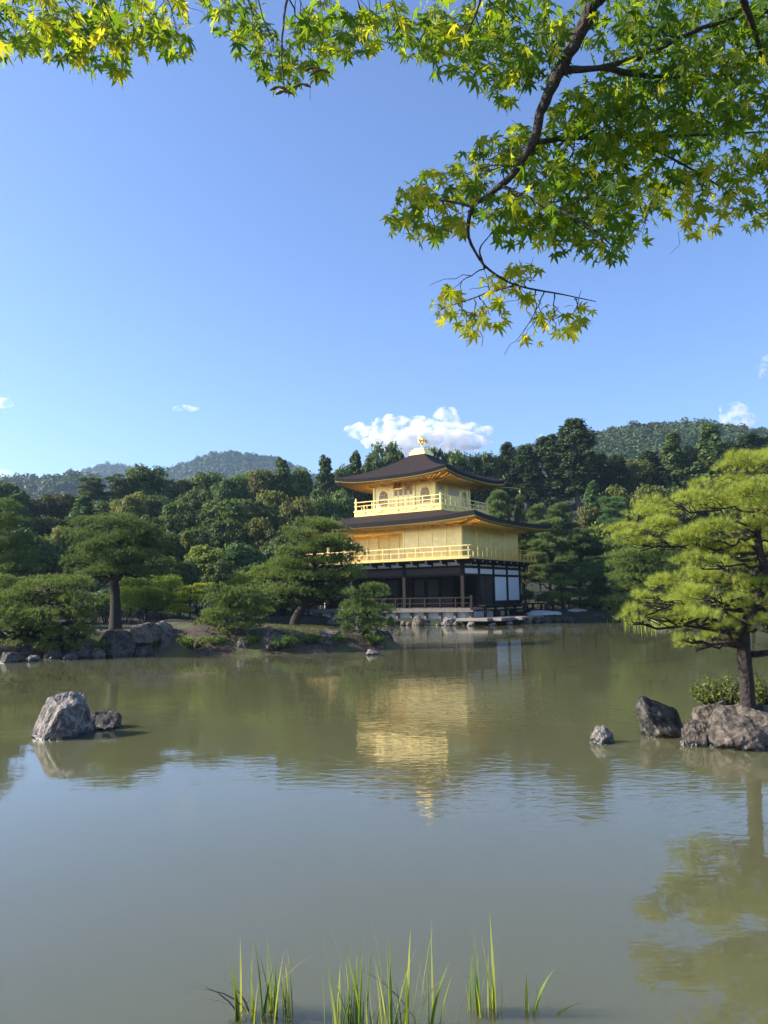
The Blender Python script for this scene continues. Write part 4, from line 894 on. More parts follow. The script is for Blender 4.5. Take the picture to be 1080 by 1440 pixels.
# curved hipped roofs
def roof(hx, hy, tx, ty, ze, zt, up, thick, wallx, wally, zwall, curve=0.5, nt=16, ns=28):
    root_mb, edge, trim, soff, raft = MB(), MB(), MB(), MB(), MB()
    def P(side, s, t, hx_, hy_):           # s in -1..1 along the side, t 0 eave .. 1 top
        ex, ey = hx_ + (tx - hx_) * t, hy_ + (ty - hy_) * t
        if side == 0: return (s * ex, -ey)
        if side == 1: return (ex, s * ey)
        if side == 2: return (-s * ex, ey)
        return (-ex, -s * ey)
    def Z(s, t): return ze + (zt - ze) * ((1 - curve) * t + curve * t * t) + up * abs(s) ** 3.2 * (1 - t) ** 2.2
    S = np.linspace(-1, 1, ns + 1); T = np.linspace(0, 1, nt + 1)
    for side in range(4):
        V = [(*P(side, s, t, hx, hy), Z(s, t)) for t in T for s in S]
        n = ns + 1; F = [(j * n + i, j * n + i + 1, (j + 1) * n + i + 1, (j + 1) * n + i) for j in range(nt) for i in range(ns)]
        root_mb.add(V, F)
        top = [(*P(side, s, 0, hx, hy), Z(s, 0)) for s in S]
        bot = [(*P(side, s, 0, hx - 0.10, hy - 0.10), Z(s, 0) - thick) for s in S]
        V = top + bot; F = [(i + n, i + 1 + n, i + 1, i) for i in range(ns)]
        edge.add(V, F)
        a = [(*P(side, s, 0, hx - 0.03, hy - 0.03), Z(s, 0) - thick) for s in S]
        b = [(*P(side, s, 0, hx - 0.05, hy - 0.05), Z(s, 0) - thick - 0.13) for s in S]
        c = [(*P(side, s, 0, hx - 0.30, hy - 0.30), Z(s, 0) - thick - 0.13) for s in S]
        V = a + b + c
        F = [(i + n, i + 1 + n, i + 1, i) for i in range(ns)] + [(i + 2 * n, i + 1 + 2 * n, i + 1 + n, i + n) for i in range(ns)]
        trim.add(V, F)
        # soffit climbs gently to the wall
        c2 = [(*P(side, s, 0, hx - 0.25, hy - 0.25), Z(s, 0) - thick - 0.10) for s in S]
        d = [(*P(side, s, 0, wallx, wally), zwall) for s in S]
        soff.add(c2 + d, [(i + n, i + 1 + n, i + 1, i) for i in range(ns)])
        L = (hx if side % 2 == 0 else hy); m = int(L * 2 / 0.42)
        for q in range(m):
            s = -0.96 + 1.92 * (q + 0.5) / m
            p0 = np.array((*P(side, s, 0, hx - 0.2, hy - 0.2), Z(s, 0) - thick - 0.19)); p1 = np.array((*P(side, s, 0, wallx, wally), zwall - 0.05))
            raft.tube([p0, p1], 0.042, 4)
    r = root_mb.build('roof', M['bark_roof'], pav, True)
    edge.build('roof_edge', M['roof_edge'], r, True)
    trim.build('fascia', M['gold_trim'], r, True)
    soff.build('soffit', M['gold'], r, True)
    raft.build('rafters', M['gold_trim'], r)
    return r
roof(HX + 2.15, HY + 2.15, 3.75, 3.75, 7.66, 8.62, 0.30, 0.34, HX, HY, 7.36, 0.25)
# purlin ends catching the light under the eaves
for x in np.arange(-HX, HX + 0.1, 1.17): pb('purlin', 'gold_trim', MB().box((x, -HY - 0.42, 7.23), (0.10, 0.8, 0.11)))
for y in np.linspace(-HY, HY, 9): pb('purlin', 'gold_trim', MB().box((HX + 0.42, y, 7.23), (0.8, 0.10, 0.11)))
# third storey
h3 = 2.75
mb = MB().bx(-3.82, 3.82, -3.82, 3.82, 8.40, 8.95); d3 = mb.build('balcony', M['gold'], pav)
mb = MB(); ring(mb, 3.80, 3.80, 0.075, 8.953, 9.03); ring(mb, 3.79, 3.79, 0.06, 8.45, 8.52)
for x in np.arange(-3.0, 3.1, 1.5): mb.box((x, -3.86, 8.86), (0.42, 0.06, 0.10)).box((3.86, x, 8.86), (0.06, 0.42, 0.10))
mb.build('balcony_edge', M['gold_trim'], d3)
railing(3.72, 3.72, 9.03, 0.74, 11, 11, 'gold_trim', d3, 0.88)
mb = MB().bx(-h3, h3, -h3, h3, 8.953, 11.25); w3 = mb.build('wall', M['gold_panel'], pav)
mb = MB()
for x in (-h3 + 0.07, -0.95, 0.95, h3 - 0.07): mb.box((x, -h3 - 0.03, 10.1), (0.15, 0.055, 2.25)).box((h3 + 0.03, x, 10.1), (0.055, 0.15, 2.25))
for z in (10.95, 9.12): mb.bx(-h3, h3, -h3 - 0.068, -h3 - 0.06, z, z + 0.12).bx(h3 + 0.06, h3 + 0.068, -h3, h3, z, z + 0.12)
mb.build('frame', M['gold_trim'], w3)
def bell_window(face, u):
    V = []; prof = [(-0.40, 0.0), (-0.42, 0.25), (-0.36, 0.55), (-0.33, 0.8), (-0.26, 1.0), (-0.12, 1.13), (0, 1.18)]
    prof = prof + [(-a, b) for a, b in prof[-2::-1]]
    z0 = 9.45
    f = MB(); bars = MB()
    def pt(a, b, o): return (u + a, -h3 - o, z0 + b) if face == 's' else (h3 + o, u + a, z0 + b)
    f.tube([pt(a, b, 0.03) for a, b in prof], 0.035, 5)
    fr = f.build('window', M['gold_trim'], w3)
    bk = MB(); pts = [pt(a, b, 0.012) for a, b in prof]; n = len(pts)
    c = pt(0, 0.4, 0.012); bk.add(pts + [c], [(i, (i + 1) % n, n) if face == 's' else ((i + 1) % n, i, n) for i in range(n)])
    bk.build('pane', M['window_paper'], fr)
    for a in (-0.2, 0.0, 0.2): bars.tube([pt(a, 0.0, 0.03), pt(a, 1.06, 0.03)], 0.014, 4)
    for b in (0.3, 0.6, 0.88): bars.tube([pt(-0.36, b, 0.03), pt(0.36, b, 0.03)], 0.014, 4)
    bars.build('window_bars', M['gold_trim'], fr)
M['window_paper'] = mat('window_paper', (0.55, 0.52, 0.44), 0.8)
for u in (-1.85, 1.85): bell_window('s', u); bell_window('e', u)
for face in ('s', 'e'):
    mb = MB(); lat = MB()
    for q in (-0.66, -0.22, 0.22, 0.66):
        if face == 's': mb.bx(q - 0.20, q + 0.20, -h3 - 0.045, -h3 - 0.005, 9.25, 10.75); lat.bx(q - 0.15, q + 0.15, -h3 - 0.055, -h3 - 0.047, 10.15, 10.65)
        else: mb.bx(h3 + 0.005, h3 + 0.045, q - 0.20, q + 0.20, 9.25, 10.75); lat.bx(h3 + 0.047, h3 + 0.055, q - 0.15, q + 0.15, 10.15, 10.65)
    d_ = mb.build('door', M['gold_trim'], w3); lat.build('door_lattice', M['window_paper'], d_)
roof(h3 + 2.15, h3 + 2.15, 0.55, 0.55, 11.46, 13.85, 0.36, 0.28, h3, h3, 11.2, 0.42)
for x in np.arange(-h3, h3 + 0.1, 1.1):
    pb('purlin', 'gold_trim', MB().box((x, -h3 - 0.35, 11.04), (0.09, 0.66, 0.10)))
    pb('purlin', 'gold_trim', MB().box((h3 + 0.35, x, 11.04), (0.66, 0.09, 0.10)))
Mx = Matrix.Rotation(R(-22), 4, 'X')
pq = MB().box((0.0, -h3 - 0.72, 11.0), (0.62, 0.06, 0.80), M=Mx).build('plaque', M['plaque'], pav)
mb = MB()
for dx in (-0.33, 0.33): mb.box((dx, -h3 - 0.74, 11.0), (0.07, 0.09, 0.9), M=Mx)
mb.box((0, -h3 - 0.90, 10.60), (0.75, 0.09, 0.07), M=Mx).box((0, -h3 - 0.60, 11.38), (0.75, 0.09, 0.07), M=Mx)
for dz in (-0.22, 0.0, 0.22): mb.box((0.0, -h3 - 0.765 - dz * -0.4, 11.0 + dz), (0.10, 0.03, 0.15), M=Mx)
mb.build('plaque_frame', M['gold_trim'], pq)
# pedestal and the gilt phoenix
mb = MB().bx(-0.70, 0.70, -0.70, 0.70, 13.78, 14.0).bx(-0.58, 0.58, -0.58, 0.58, 14.003, 14.22).bx(-0.42, 0.42, -0.42, 0.42, 14.223, 14.34)
ped = pb('pedestal', 'gold_trim', mb)
ph = MB()
ph.tube([(0.20, 0, 14.86), (0.06, 0, 14.82), (-0.08, 0, 14.87), (-0.17, 0, 14.98), (-0.20, 0, 15.12), (-0.17, 0, 15.24)], [0.03, 0.085, 0.10, 0.07, 0.038, 0.036], 10)
ph.tube([(-0.17, 0, 15.23), (-0.21, 0, 15.29), (-0.28, 0, 15.28), (-0.36, 0, 15.24)], [0.035, 0.05, 0.03, 0.006], 8)
ph.tube([(-0.2, 0, 15.32), (-0.15, 0, 15.40), (-0.08, 0, 15.42)], [0.022, 0.02, 0.005], 5)
for y in (-0.05, 0.05): ph.tube([(0.0, y, 14.80), (0.03, y * 1.2, 14.58), (-0.01, y * 1.2, 14.34)], [0.035, 0.018, 0.022], 6)
phx = ph.build('phoenix', M['gold_trim'], pav, True)
for sgn in (-1, 1):
    wg = MB()
    for i in range(7):
        t = i / 6.0
        a = np.array((-0.06 + 0.16 * t, sgn * 0.08, 14.90)); e = np.array((0.10 + 0.42 * t, sgn * (0.22 + 0.04 * i), 15.46 - 0.40 * t))
        wg.tube([a, a * 0.5 + e * 0.5 + np.array((-0.04, sgn * 0.06, 0.02)), e], [0.03, 0.036, 0.006], 6)
    wg.build('wing', M['gold_trim'], phx, True)
tl = MB()
for i in range(5):
    t = i / 4.0
    tl.tube([(0.17, 0.015 * (i - 2), 14.86), (0.36, 0.05 * (i - 2), 14.98 - 0.12 * t), (0.56 + 0.06 * t, 0.08 * (i - 2), 15.10 - 0.40 * t)], [0.028, 0.034, 0.008], 6)
tl.build('tail', M['gold_trim'], phx, True)
# rain chain bracket at the far corner of the top roof
c0 = h3 + 2.05
pb('corner_bar', 'gold_trim', MB().tube([(c0 - 0.5, c0 - 0.5, 11.2), (c0 + 0.5, c0 + 0.5, 11.15), (c0 + 1.0, c0 + 1.0, 11.05)], 0.05, 6).tube([(c0 + 0.95, c0 + 0.95, 11.05), (c0 + 0.95, c0 + 0.95, 10.6)], 0.05, 6))

# landing stones and the rocks along the pavilion's foot
mb = MB()
for (x0, x1, y0, y1) in ((6.3, 8.6, -6.7, -4.0), (6.7, 8.8, -3.97, -0.6), (8.65, 9.3, -6.1, -4.0), (8.85, 9.8, -3.95, -0.2)):
    mb.bx(x0, x1, y0, y1, 0.30, 0.52)
ls = mb.build('landing_stage', M['slab'], None); ls.location = PAV; ls.rotation_euler = (0, 0, PAV_R); ls.scale = (PAV_S, PAV_S, 1)
bev = ls.modifiers.new('edges', 'BEVEL'); bev.width = 0.04; bev.segments = 2
tag(ls, 'flat stone slab landing stage beside the water at the corner of the pavilion', 'landing stage')
rng = np.random.default_rng(33)
foot = []
FT = []
for i, lx in enumerate(np.arange(-7.0, 6.6, 0.47)):
    big = i % 5 == 2
    FT.append((lx + rng.uniform(-.12, .12), rng.uniform(.42, .55) if big else rng.uniform(.2, .32), rng.uniform(.6, .85) if big else rng.uniform(.2, .42), ('stone', 'stone_warm', 'stone_dark')[i % 3] if big else 'stone_pale', -6.55 if big else -6.3))
for i, (lx, sz, hz, mk, ly) in enumerate(FT):
    p = pav_world(lx, ly + rng.uniform(-.12, .12))
    rock('rock', rand_pts(rng, sz, sz * 0.9, hz), (p.x, p.y, -0.03), 140 + i, M[mk], f'{"small pale" if mk == "stone_pale" else "large dark" if mk == "stone_dark" else "large grey"} rock, {ordinal(i)} from the left at the foot of the veranda', 'rocks along the foot of the veranda', 0.10, 3)
for i, (lx, ly, sz, hz) in enumerate([(7.4, -6.7, .3, .34), (8.7, -6.2, .28, .32), (9.3, -5.0, .28, .32), (9.8, -3.2, .5, .6), (9.9, -2.0, .4, .5), (10.1, -0.9, .55, .62), (10.5, .2, .42, .5), (11.0, 1.2, .6, .6), (11.8, 2.2, .5, .48), (12.6, 3.1, .65, .6), (13.5, 3.9, .5, .45), (14.4, 4.5, .62, .5)]):
    p = pav_world(lx, ly)
    rock('rock', rand_pts(rng, sz, sz * 0.9, hz), (p.x, p.y, -0.03), 170 + i, M['stone_pale' if i < 3 else 'stone_dark'], f'{"pale footing stone" if i < 3 else "grey bank stone"}, {ordinal(i)} from the left between landing stage and reeds', 'stones of the bank right of the landing stage', 0.08, 3)
gx = np.linspace(10.8, 13.6, 14); gy = np.linspace(58.7, 62.5, 10)
tag(grid_mesh('gravel_path', gx, gy, lambda a_, b_: ground_z(a_, b_) + 0.03 - 0.3 * np.maximum(0, np.abs((a_ - 12.2) / 1.4) ** 4 + np.abs((b_ - 60.6) / 1.9) ** 4 - 0.8), M['gravel']), kind='structure')
mb = MB(); p = at(812, 855, 61.5)
rock('rock', rand_pts(rng, 0.9, 0.6, 0.22, below=0.1), (p.x, 61.8, 0.66), 190, M['gravel'], 'white mound of sand on the bank beside the dark drooping pine', None, 0.04, 3, cat='sand mound')

rocks_row([(822, 871, 20, 9, 'stone_dark', 'dark stone'), (838, 872, 24, 10, 'stone_dark', 'dark stone'), (858, 872, 20, 8, 'stone_warm', 'brown stone'), (878, 873, 26, 10, 'stone_dark', 'dark stone'), (902, 875, 26, 10, 'stone_dark', 'dark stone'), (930, 878, 26, 9, 'stone_warm', 'brown stone')],
          0.0, 'along the bank behind the far reeds', 'stones of the bank behind the far reeds', 400)
# rail fences on the path behind the pavilion
def rail_fence(label, pts, n, zs, h=0.8):
    root = empty('rail_fence', (pts[0].x, pts[0].y, zs)); tag(root, label, 'fence')
    d = pts[1] - pts[0]
    for f in (1.0, 0.55):
        MB().tube([(0, 0, h * f), (d.x * .5, d.y * .5, h * f), (d.x, d.y, h * f)], 0.055, 10).build('rail', M['fence'], root, True)
    for i in range(n):
        t = i / (n - 1)
        MB().tube([(d.x * t, d.y * t, -0.3), (d.x * t, d.y * t, h + 0.03)], 0.05, 6).build('post', M['fence'], root, True)
M['fence'] = mat('pale_bamboo', (0.42, 0.36, 0.27), 0.6, var=[(0.34, 0.28, 0.2)], scale=5)
a, b = at(738, 840, 69), at(850, 840, 67.5)
rail_fence('pale two-rail fence along the path right of the pavilion', (a, b), 7, 1.25, 1.05)
a, b = at(436, 842, 72), at(494, 841, 74)
rail_fence('pale two-rail fence along the path left of the pavilion in front of the visitors', (a, b), 5, 1.2, 0.9)
# small white board among the trees
p = at(857, 821, 60.5); root = empty('sign_board', (p.x, 60.5, land1(p.x, 60.5)))
tag(root, 'tiny white slanted board showing among the dark trees right of the pavilion', 'sign')
MB().box((0, 0, p.z - root.location.z), (0.36, 0.03, 0.14), M=Matrix.Rotation(R(-24), 4, 'Y')).build('board', M['plaster'], root)
MB().tube([(0, 0.04, -0.2), (0, 0.04, p.z - root.location.z)], 0.02, 6).build('post', M['dark_wood'], root)

# ------------------------------------------------------------------ stone lantern on the island
def lantern():
    p = at(272, 862, 37.0); z = land1(p.x, 37.0)
    root = empty('stone_lantern', (p.x, 37.0, z)); tag(root, 'small stone lantern with a dark mushroom cap on the island slope', 'lantern')
    MB().tube([(0, 0, -0.1), (0, 0, 0.08), (0, 0, 0.12), (0, 0, 0.40), (0, 0, 0.46)], [0.2, 0.2, 0.1, 0.085, 0.15], 10).build('pillar', M['stone_pale'], root, True)
    mb = MB()
    for sx in (-0.10, 0.10):
        for sy in (-0.10, 0.10): mb.box((sx, sy, 0.55), (0.06, 0.06, 0.2))
    mb.box((0, 0, 0.48), (0.28, 0.28, 0.05)); mb.build('lamp_house', M['stone_pale'], root)
    MB().tube([(0, 0, 0.64), (0, 0, 0.66), (0, 0, 0.72), (0, 0, 0.80), (0, 0, 0.86), (0, 0, 0.92)], [0.20, 0.30, 0.24, 0.10, 0.05, 0.02], 12).build('cap', M['stone_dark'], root, True)
lantern()

# ------------------------------------------------------------------ visitors behind the left fence
def person(px, D, height, top, legs, label, turn, arm):
    p = at(px, 838, D); root = empty('person', (p.x, D, land1(p.x, D) if land1(p.x, D) > 0.6 else 1.1), turn); tag(root, label, 'person', 'visitors on the path behind the pavilion')
    root.scale = (height / 1.7,) * 3
    V = [(0, 0, 0.92), (0, 0, 1.12), (0, 0, 1.34), (0, 0.01, 1.46), (0, -0.01, 1.56), (0, -0.02, 1.64),
         (0.10, 0, 0.86), (0.11, -0.02, 0.48), (0.11, 0.02, 0.08), (0.12, -0.13, 0.04), (-0.10, 0, 0.86), (-0.11, 0.03, 0.48), (-0.11, 0.06, 0.08), (-0.12, -0.09, 0.04),
         (0.18, 0, 1.38), (0.24, 0.02, 1.12), (0.22, -0.10 - arm, 0.92 + arm), (0.21, -0.15 - arm, 0.84 + arm), (-0.18, 0, 1.38), (-0.24, 0.02, 1.12), (-0.23, -0.06, 0.90), (-0.22, -0.09, 0.81)]
    E = [(0, 1), (1, 2), (2, 3), (3, 4), (4, 5), (0, 6), (6, 7), (7, 8), (8, 9), (0, 10), (10, 11), (11, 12), (12, 13), (2, 14), (14, 15), (15, 16), (16, 17), (2, 18), (18, 19), (19, 20), (20, 21)]
    Rd = [(0.13, 0.10), (0.12, 0.09), (0.14, 0.10), 0.055, 0.085, 0.07, 0.085, 0.06, 0.042, 0.035, 0.085, 0.06, 0.042, 0.035, 0.055, 0.042, 0.032, 0.035, 0.055, 0.042, 0.032, 0.035]
    bm = bmesh.new(); lay = bm.verts.layers.skin.verify(); vv = [bm.verts.new(v) for v in V]
    for e in E: bm.edges.new((vv[e[0]], vv[e[1]]))
    for i, r in enumerate(Rd):
        vv[i][lay].radius = r if isinstance(r, tuple) else (r, r)
    vv[0][lay].use_root = True
    me = bpy.data.meshes.new('body'); bm.to_mesh(me); bm.free(); me.materials.append(M['skin'])
    o = bpy.data.objects.new('body', me); COL.objects.link(o); o.parent = root
    sm = o.modifiers.new('skin', 'SKIN'); sm.use_smooth_shade = True
    ss = o.modifiers.new('smooth', 'SUBSURF'); ss.levels = 1; ss.render_levels = 2
    # clothing wraps the body
    def sleeve(mb, pts, rr): mb.tube(pts, rr, 12)
    sh = MB()
    ang = np.arange(16) * 2 * math.pi / 16
    prof = [(0.80, 0.165, 0.125), (0.95, 0.165, 0.125), (1.12, 0.155, 0.115), (1.30, 0.185, 0.125), (1.40, 0.19, 0.11), (1.46, 0.10, 0.08), (1.48, 0.065, 0.065)]
    Vs = [(a * math.cos(t), b * math.sin(t), z) for z, a, b in prof for t in ang]
    Fs = [(j * 16 + i, j * 16 + (i + 1) % 16, (j + 1) * 16 + (i + 1) % 16, (j + 1) * 16 + i) for j in range(len(prof) - 1) for i in range(16)]
    sh.add(Vs, Fs)
    sleeve(sh, [(0.15, 0, 1.39), (0.21, 0.01, 1.28), (0.25, 0.02, 1.12)], [0.075, 0.07, 0.062])
    sleeve(sh, [(-0.15, 0, 1.39), (-0.21, 0.01, 1.28), (-0.25, 0.02, 1.12)], [0.075, 0.07, 0.062])
    sh.build('shirt', M[top], root, True)
    tr = MB()
    sleeve(tr, [(0.09, 0, 0.94), (0.105, 0, 0.75), (0.11, -0.02, 0.48), (0.11, 0.02, 0.10)], [0.11, 0.10, 0.08, 0.065])
    sleeve(tr, [(-0.09, 0, 0.94), (-0.105, 0, 0.75), (-0.11, 0.03, 0.48), (-0.11, 0.06, 0.10)], [0.11, 0.10, 0.08, 0.065])
    tr.build('trousers', M[legs], root, True)
    hr = MB(); Vh = []; 
    for j, ph_ in enumerate(np.linspace(0, 1.75, 8)):
        for t in ang:
            f = 1.0 if math.sin(t) > -0.3 else max(0.0, 1 - 0.45 * max(0, ph_ - 0.9))
            Vh.append((0.098 * math.sin(ph_) * math.cos(t), -0.005 + 0.108 * math.sin(ph_) * math.sin(t) * f, 1.62 + 0.115 * math.cos(ph_) + (0.05 if (math.sin(t) < -0.3 and ph_ > 1.2) else 0)))
    hr.add(Vh, [(j * 16 + i, j * 16 + (i + 1) % 16, (j + 1) * 16 + (i + 1) % 16, (j + 1) * 16 + i) for j in range(7) for i in range(16)])
    hr.build('hair', M['hair'], root, True)
    fc = MB()
    fc.tube([(0, -0.085, 1.60), (0, -0.115, 1.575), (0, -0.095, 1.565)], [0.012, 0.017, 0.01], 6)
    for s in (-1, 1): fc.tube([(s * 0.088, 0.0, 1.62), (s * 0.10, 0.01, 1.60), (s * 0.09, 0.0, 1.57)], [0.012, 0.02, 0.012], 6)
    fc.build('face', M['skin'], root, True)
    ey = MB()
    for s in (-1, 1): ey.tube([(s * 0.032, -0.092, 1.605), (s * 0.032, -0.098, 1.605)], [0.012, 0.008], 6)
    ey.tube([(-0.025, -0.09, 1.535), (0, -0.096, 1.532), (0.025, -0.09, 1.535)], 0.006, 5)
    ey.build('eyes_and_mouth', M['hair'], root)
person(459, 74.5, 1.62, 'cloth_white', 'cloth_white', 'person in white shirt and white trousers, left of the three behind the fence', R(20), 0.02)
person(465, 75.2, 1.72, 'cloth_beige', 'cloth_dark', 'person in a beige top standing between the white and the dark clad visitors', R(-30), 0.12)
person(470, 75.6, 1.70, 'cloth_dark', 'cloth_dark', 'person in dark clothes, right of the three behind the fence', R(150), 0.05)

# ------------------------------------------------------------------ low plants at the waterline
def leafy(label, base, rx, ry, h, n, size, tint, seed, name='shrub', cat='shrub', mat_='leaf'):
    rng = np.random.default_rng(seed); root = empty(name, base); tag(root, label, cat)
    st = MB(); fo = MB(); P = []; Nn = []
    for i in range(max(8, n // 28)):
        a = rng.uniform(0, 6.28); r = math.sqrt(rng.uniform(0, 1))
        e = np.array((math.cos(a) * rx * r, math.sin(a) * ry * r, h * (0.35 + 0.65 * math.sqrt(max(0, 1 - r * r * .8))) * rng.uniform(0.7, 1.05)))
        q = bez((e[0] * .25, e[1] * .25, -0.05), e, 0.08, rng, 6, 0.04); st.tube(q, np.linspace(0.012, 0.003, 6) * (1 + h), 5)
        for k_ in range(28):
            t = rng.uniform(0.35, 1.0); j = min(4, int(t * 5)); f = t * 5 - j
            pt = q[j] * (1 - f) + q[j + 1] * f + rng.normal(size=3) * size * 1.1
            P.append(pt); Nn.append(unit(np.array((0, 0, 1.0)) + 0.7 * rng.normal(size=3)))
    cards(fo, np.array(P), np.array(Nn), size, rng, 0.42)
    st.build('stem', M['bark'], root, True); c = fo.build('foliage', M[mat_], root); c.color = (*tint, 1)
    return root
leafy('loose pale green shrub hanging over the water left of the big pine trunk', (at(1020, 985, 11.3).x, 11.3, 0.25), 0.50, 0.4, 0.58, 900, 0.030, (1.7, 1.6, 0.8), 1)
leafy('loose pale green shrub right of the big pine trunk', (at(1085, 985, 11.2).x, 11.2, 0.25), 0.45, 0.35, 0.55, 760, 0.030, (1.6, 1.5, 0.8), 2)
leafy('bright trailing plant over the rocks left of the short bushy pine', (at(272, 910, 29.2).x, 29.2, 0.30), 0.75, 0.4, 0.45, 800, 0.045, (2.0, 2.1, 0.9), 3)
leafy('dark green trailing plant on the bank right of the short bushy pine', (at(400, 905, 29.2).x, 29.2, 0.25), 0.6, 0.35, 0.4, 600, 0.045, (1.1, 1.4, 0.8), 4)
leafy('dark shrub beside the foot of the small twisted pine', (at(528, 895, 30.6).x, 30.6, 0.2), 0.55, 0.4, 0.45, 600, 0.045, (1.0, 1.2, 0.8), 5)
leafy('brown-tinged shrub at the foot of the drooping pine on the left shore', (at(108, 912, 29.0).x, 29.0, 0.2), 0.6, 0.4, 0.5, 500, 0.045, (2.4, 1.6, 0.9), 6)
for q, (px, y_, z_, rx, h_, n_, tt, lb) in enumerate([(305, 29.6, 0.3, 0.5, 0.4, 420, (1.2, 1.5, 0.8), 'dark leafy plant among the rocks under the short bushy pine'), (352, 29.7, 0.35, 0.45, 0.32, 380, (1.9, 1.9, 0.8), 'low yellowish plant on the bank just right of the short bushy pine'),
        (438, 29.8, 0.35, 0.6, 0.35, 480, (1.3, 1.5, 0.8), 'spreading green plant on the bank below the leaning pine'), (478, 30.0, 0.4, 0.4, 0.28, 320, (1.0, 1.3, 0.8), 'small dark plant between the broad boulders right of the leaning pine'),
        (212, 29.6, 0.3, 0.4, 0.35, 320, (1.5, 1.6, 0.8), 'green plant between the dark boulder and the next rock on the island'), (140, 29.2, 0.25, 0.5, 0.45, 420, (1.3, 1.4, 0.8), 'leafy plant left of the large dark boulder at the waterline')]):
    leafy(lb, (at(px, 900, y_).x, y_, z_), rx, 0.35, h_, n_, 0.045, tt, 20 + q)
leafy('low mossy fern tuft under the brown rock outcrop of the island', (at(225, 900, 30.6).x, 30.6, 0.55), 0.5, 0.3, 0.25, 400, 0.04, (2.2, 2.0, 0.8), 7)

# ------------------------------------------------------------------ short grass and moss on the island
def island_grass():
    rng = np.random.default_rng(5); n = 5200
    x = rng.uniform(-12.2, 0.6, n); y = rng.uniform(28.8, 36, n); z = land(x, y)
    pn = fnoise(x, y, 1.1, 1.0) + np.where((x > -4) & (y > 30.5), 1.0, -0.1)
    k_ = (z > 0.12) & (pn > 0.05); P = np.stack([x, y, z + 0.02], 1)[k_]
    mb = MB(); needles(mb, P, np.tile((0.0, 0.0, 1.0), (len(P), 1)), 9, 0.09, 0.006, 0.6, rng)
    tag(mb.build('grass', M['grass']), 'short yellow-green grass and moss on the island and its back slope', 'grass', kind='stuff')
M['grass'] = leaf_mat('grass_blades', [(0.05, 0.06, 0.015), (0.12, 0.12, 0.03), (0.2, 0.18, 0.05)], 0.35, obj_tint=False, twist=0.7)
island_grass()

# ------------------------------------------------------------------ reeds
def blade(mb, p, d, h, wdt, bend, rng):
    n = 7; t = np.linspace(0, 1, n)
    dirh = np.array((math.cos(d), math.sin(d), 0)); side = np.array((-math.sin(d + rng.uniform(-.8, .8)), math.cos(d), 0)); side /= np.linalg.norm(side)
    c = p + np.outer(t * h, (0, 0, 1)) + np.outer(bend * h * t ** 2, dirh)
    c[:, 2] -= abs(bend) * h * 0.25 * t ** 3
    ww = wdt * np.minimum(1, (1 - t) * 2.2 + 0.02) * (0.75 + 0.25 * np.sin(t * 3))
    V = np.concatenate([c - side * ww[:, None], c + side * ww[:, None]])
    mb.add(V, [(i, i + 1, n + i + 1, n + i) for i in range(n - 1)])
def reeds(label, px, py, nb, rad, h, seed, group, wdt=0.0085, lean=0.15, dry=2, special=()):
    rng = np.random.default_rng(seed); b = at_z(px, py); root = empty('reed_clump', b); tag(root, label, 'reeds', group)
    mb = MB(); dm = MB()
    for i in range(nb):
        a = rng.uniform(0, 6.28); r = rad * math.sqrt(rng.uniform(0, 1))
        p = np.array((math.cos(a) * r, math.sin(a) * r * 0.6, -0.15))
        blade(mb, p, rng.uniform(-0.6, 0.6) + (0 if rng.uniform() < .5 else math.pi), (h + 0.15) * rng.uniform(0.35, 1.05), wdt * rng.uniform(0.4, 1.5), lean * 0.8 * rng.normal(), rng)
    for (dx, hh, bend) in special: blade(mb, np.array((dx, -0.02, -0.1)), 0.0, hh + 0.1, wdt * 1.5, bend, rng)
    for i in range(dry):
        a = rng.uniform(0, 6.28); r = rad
        blade(dm, np.array((math.cos(a) * r, math.sin(a) * r * 0.6, -0.1)), rng.uniform(-.5, .5) + (0 if i % 2 else math.pi), h * rng.uniform(0.6, 1.0), wdt * 0.8, rng.uniform(0.4, 1.1), rng)
    mb.build('blades', M['reed'], root)
    if dry: dm.build('dry_blades', M['dry'], root)
    return root
RG = 'reed clumps in the shallows at the near bank'
reeds('leftmost clump of upright green reeds with curled brown tips in the near shallows', 372, 1432, 40, 0.14, 0.43, 201, RG, dry=7, special=[(-0.12, 0.30, -0.12), (-0.16, 0.16, -0.3)])
reeds('reed clump with the sharpest yellow-lit blades, second from the left near the bank', 485, 1452, 28, 0.11, 0.49, 202, RG, lean=0.12, dry=3, special=[(-0.02, 0.28, 0.25), (0.05, 0.22, -0.15)])
reeds('densest reed clump, third from the left, with one curled brown stalk', 560, 1460, 46, 0.18, 0.50, 203, RG, lean=0.16, dry=6, special=[(0.14, 0.36, 0.22), (0.02, 0.27, 0.1), (0.26, 0.3, 0.2)])
reeds('tall reed clump of straight green blades, fourth from the left', 682, 1424, 26, 0.09, 0.46, 204, RG, lean=0.07, dry=1)
reeds('sparse pair of reed blades with one leaning yellow blade, rightmost near the bank', 755, 1425, 4, 0.06, 0.36, 205, RG, lean=0.05, dry=0, special=[(-0.03, 0.24, 0.35), (0.04, 0.10, 0.9)])
FG = 'reeds along the far right shore'
for i, (px, py, n_) in enumerate([(843, 872, 40), (868, 874, 46), (893, 877, 50), (915, 882, 40)]):
    reeds(f'pale reed patch on the far right shore, {ordinal(i)} from the left', px, py, n_, 0.85, 0.75, 210 + i, FG, 0.022, 0.12, 0)

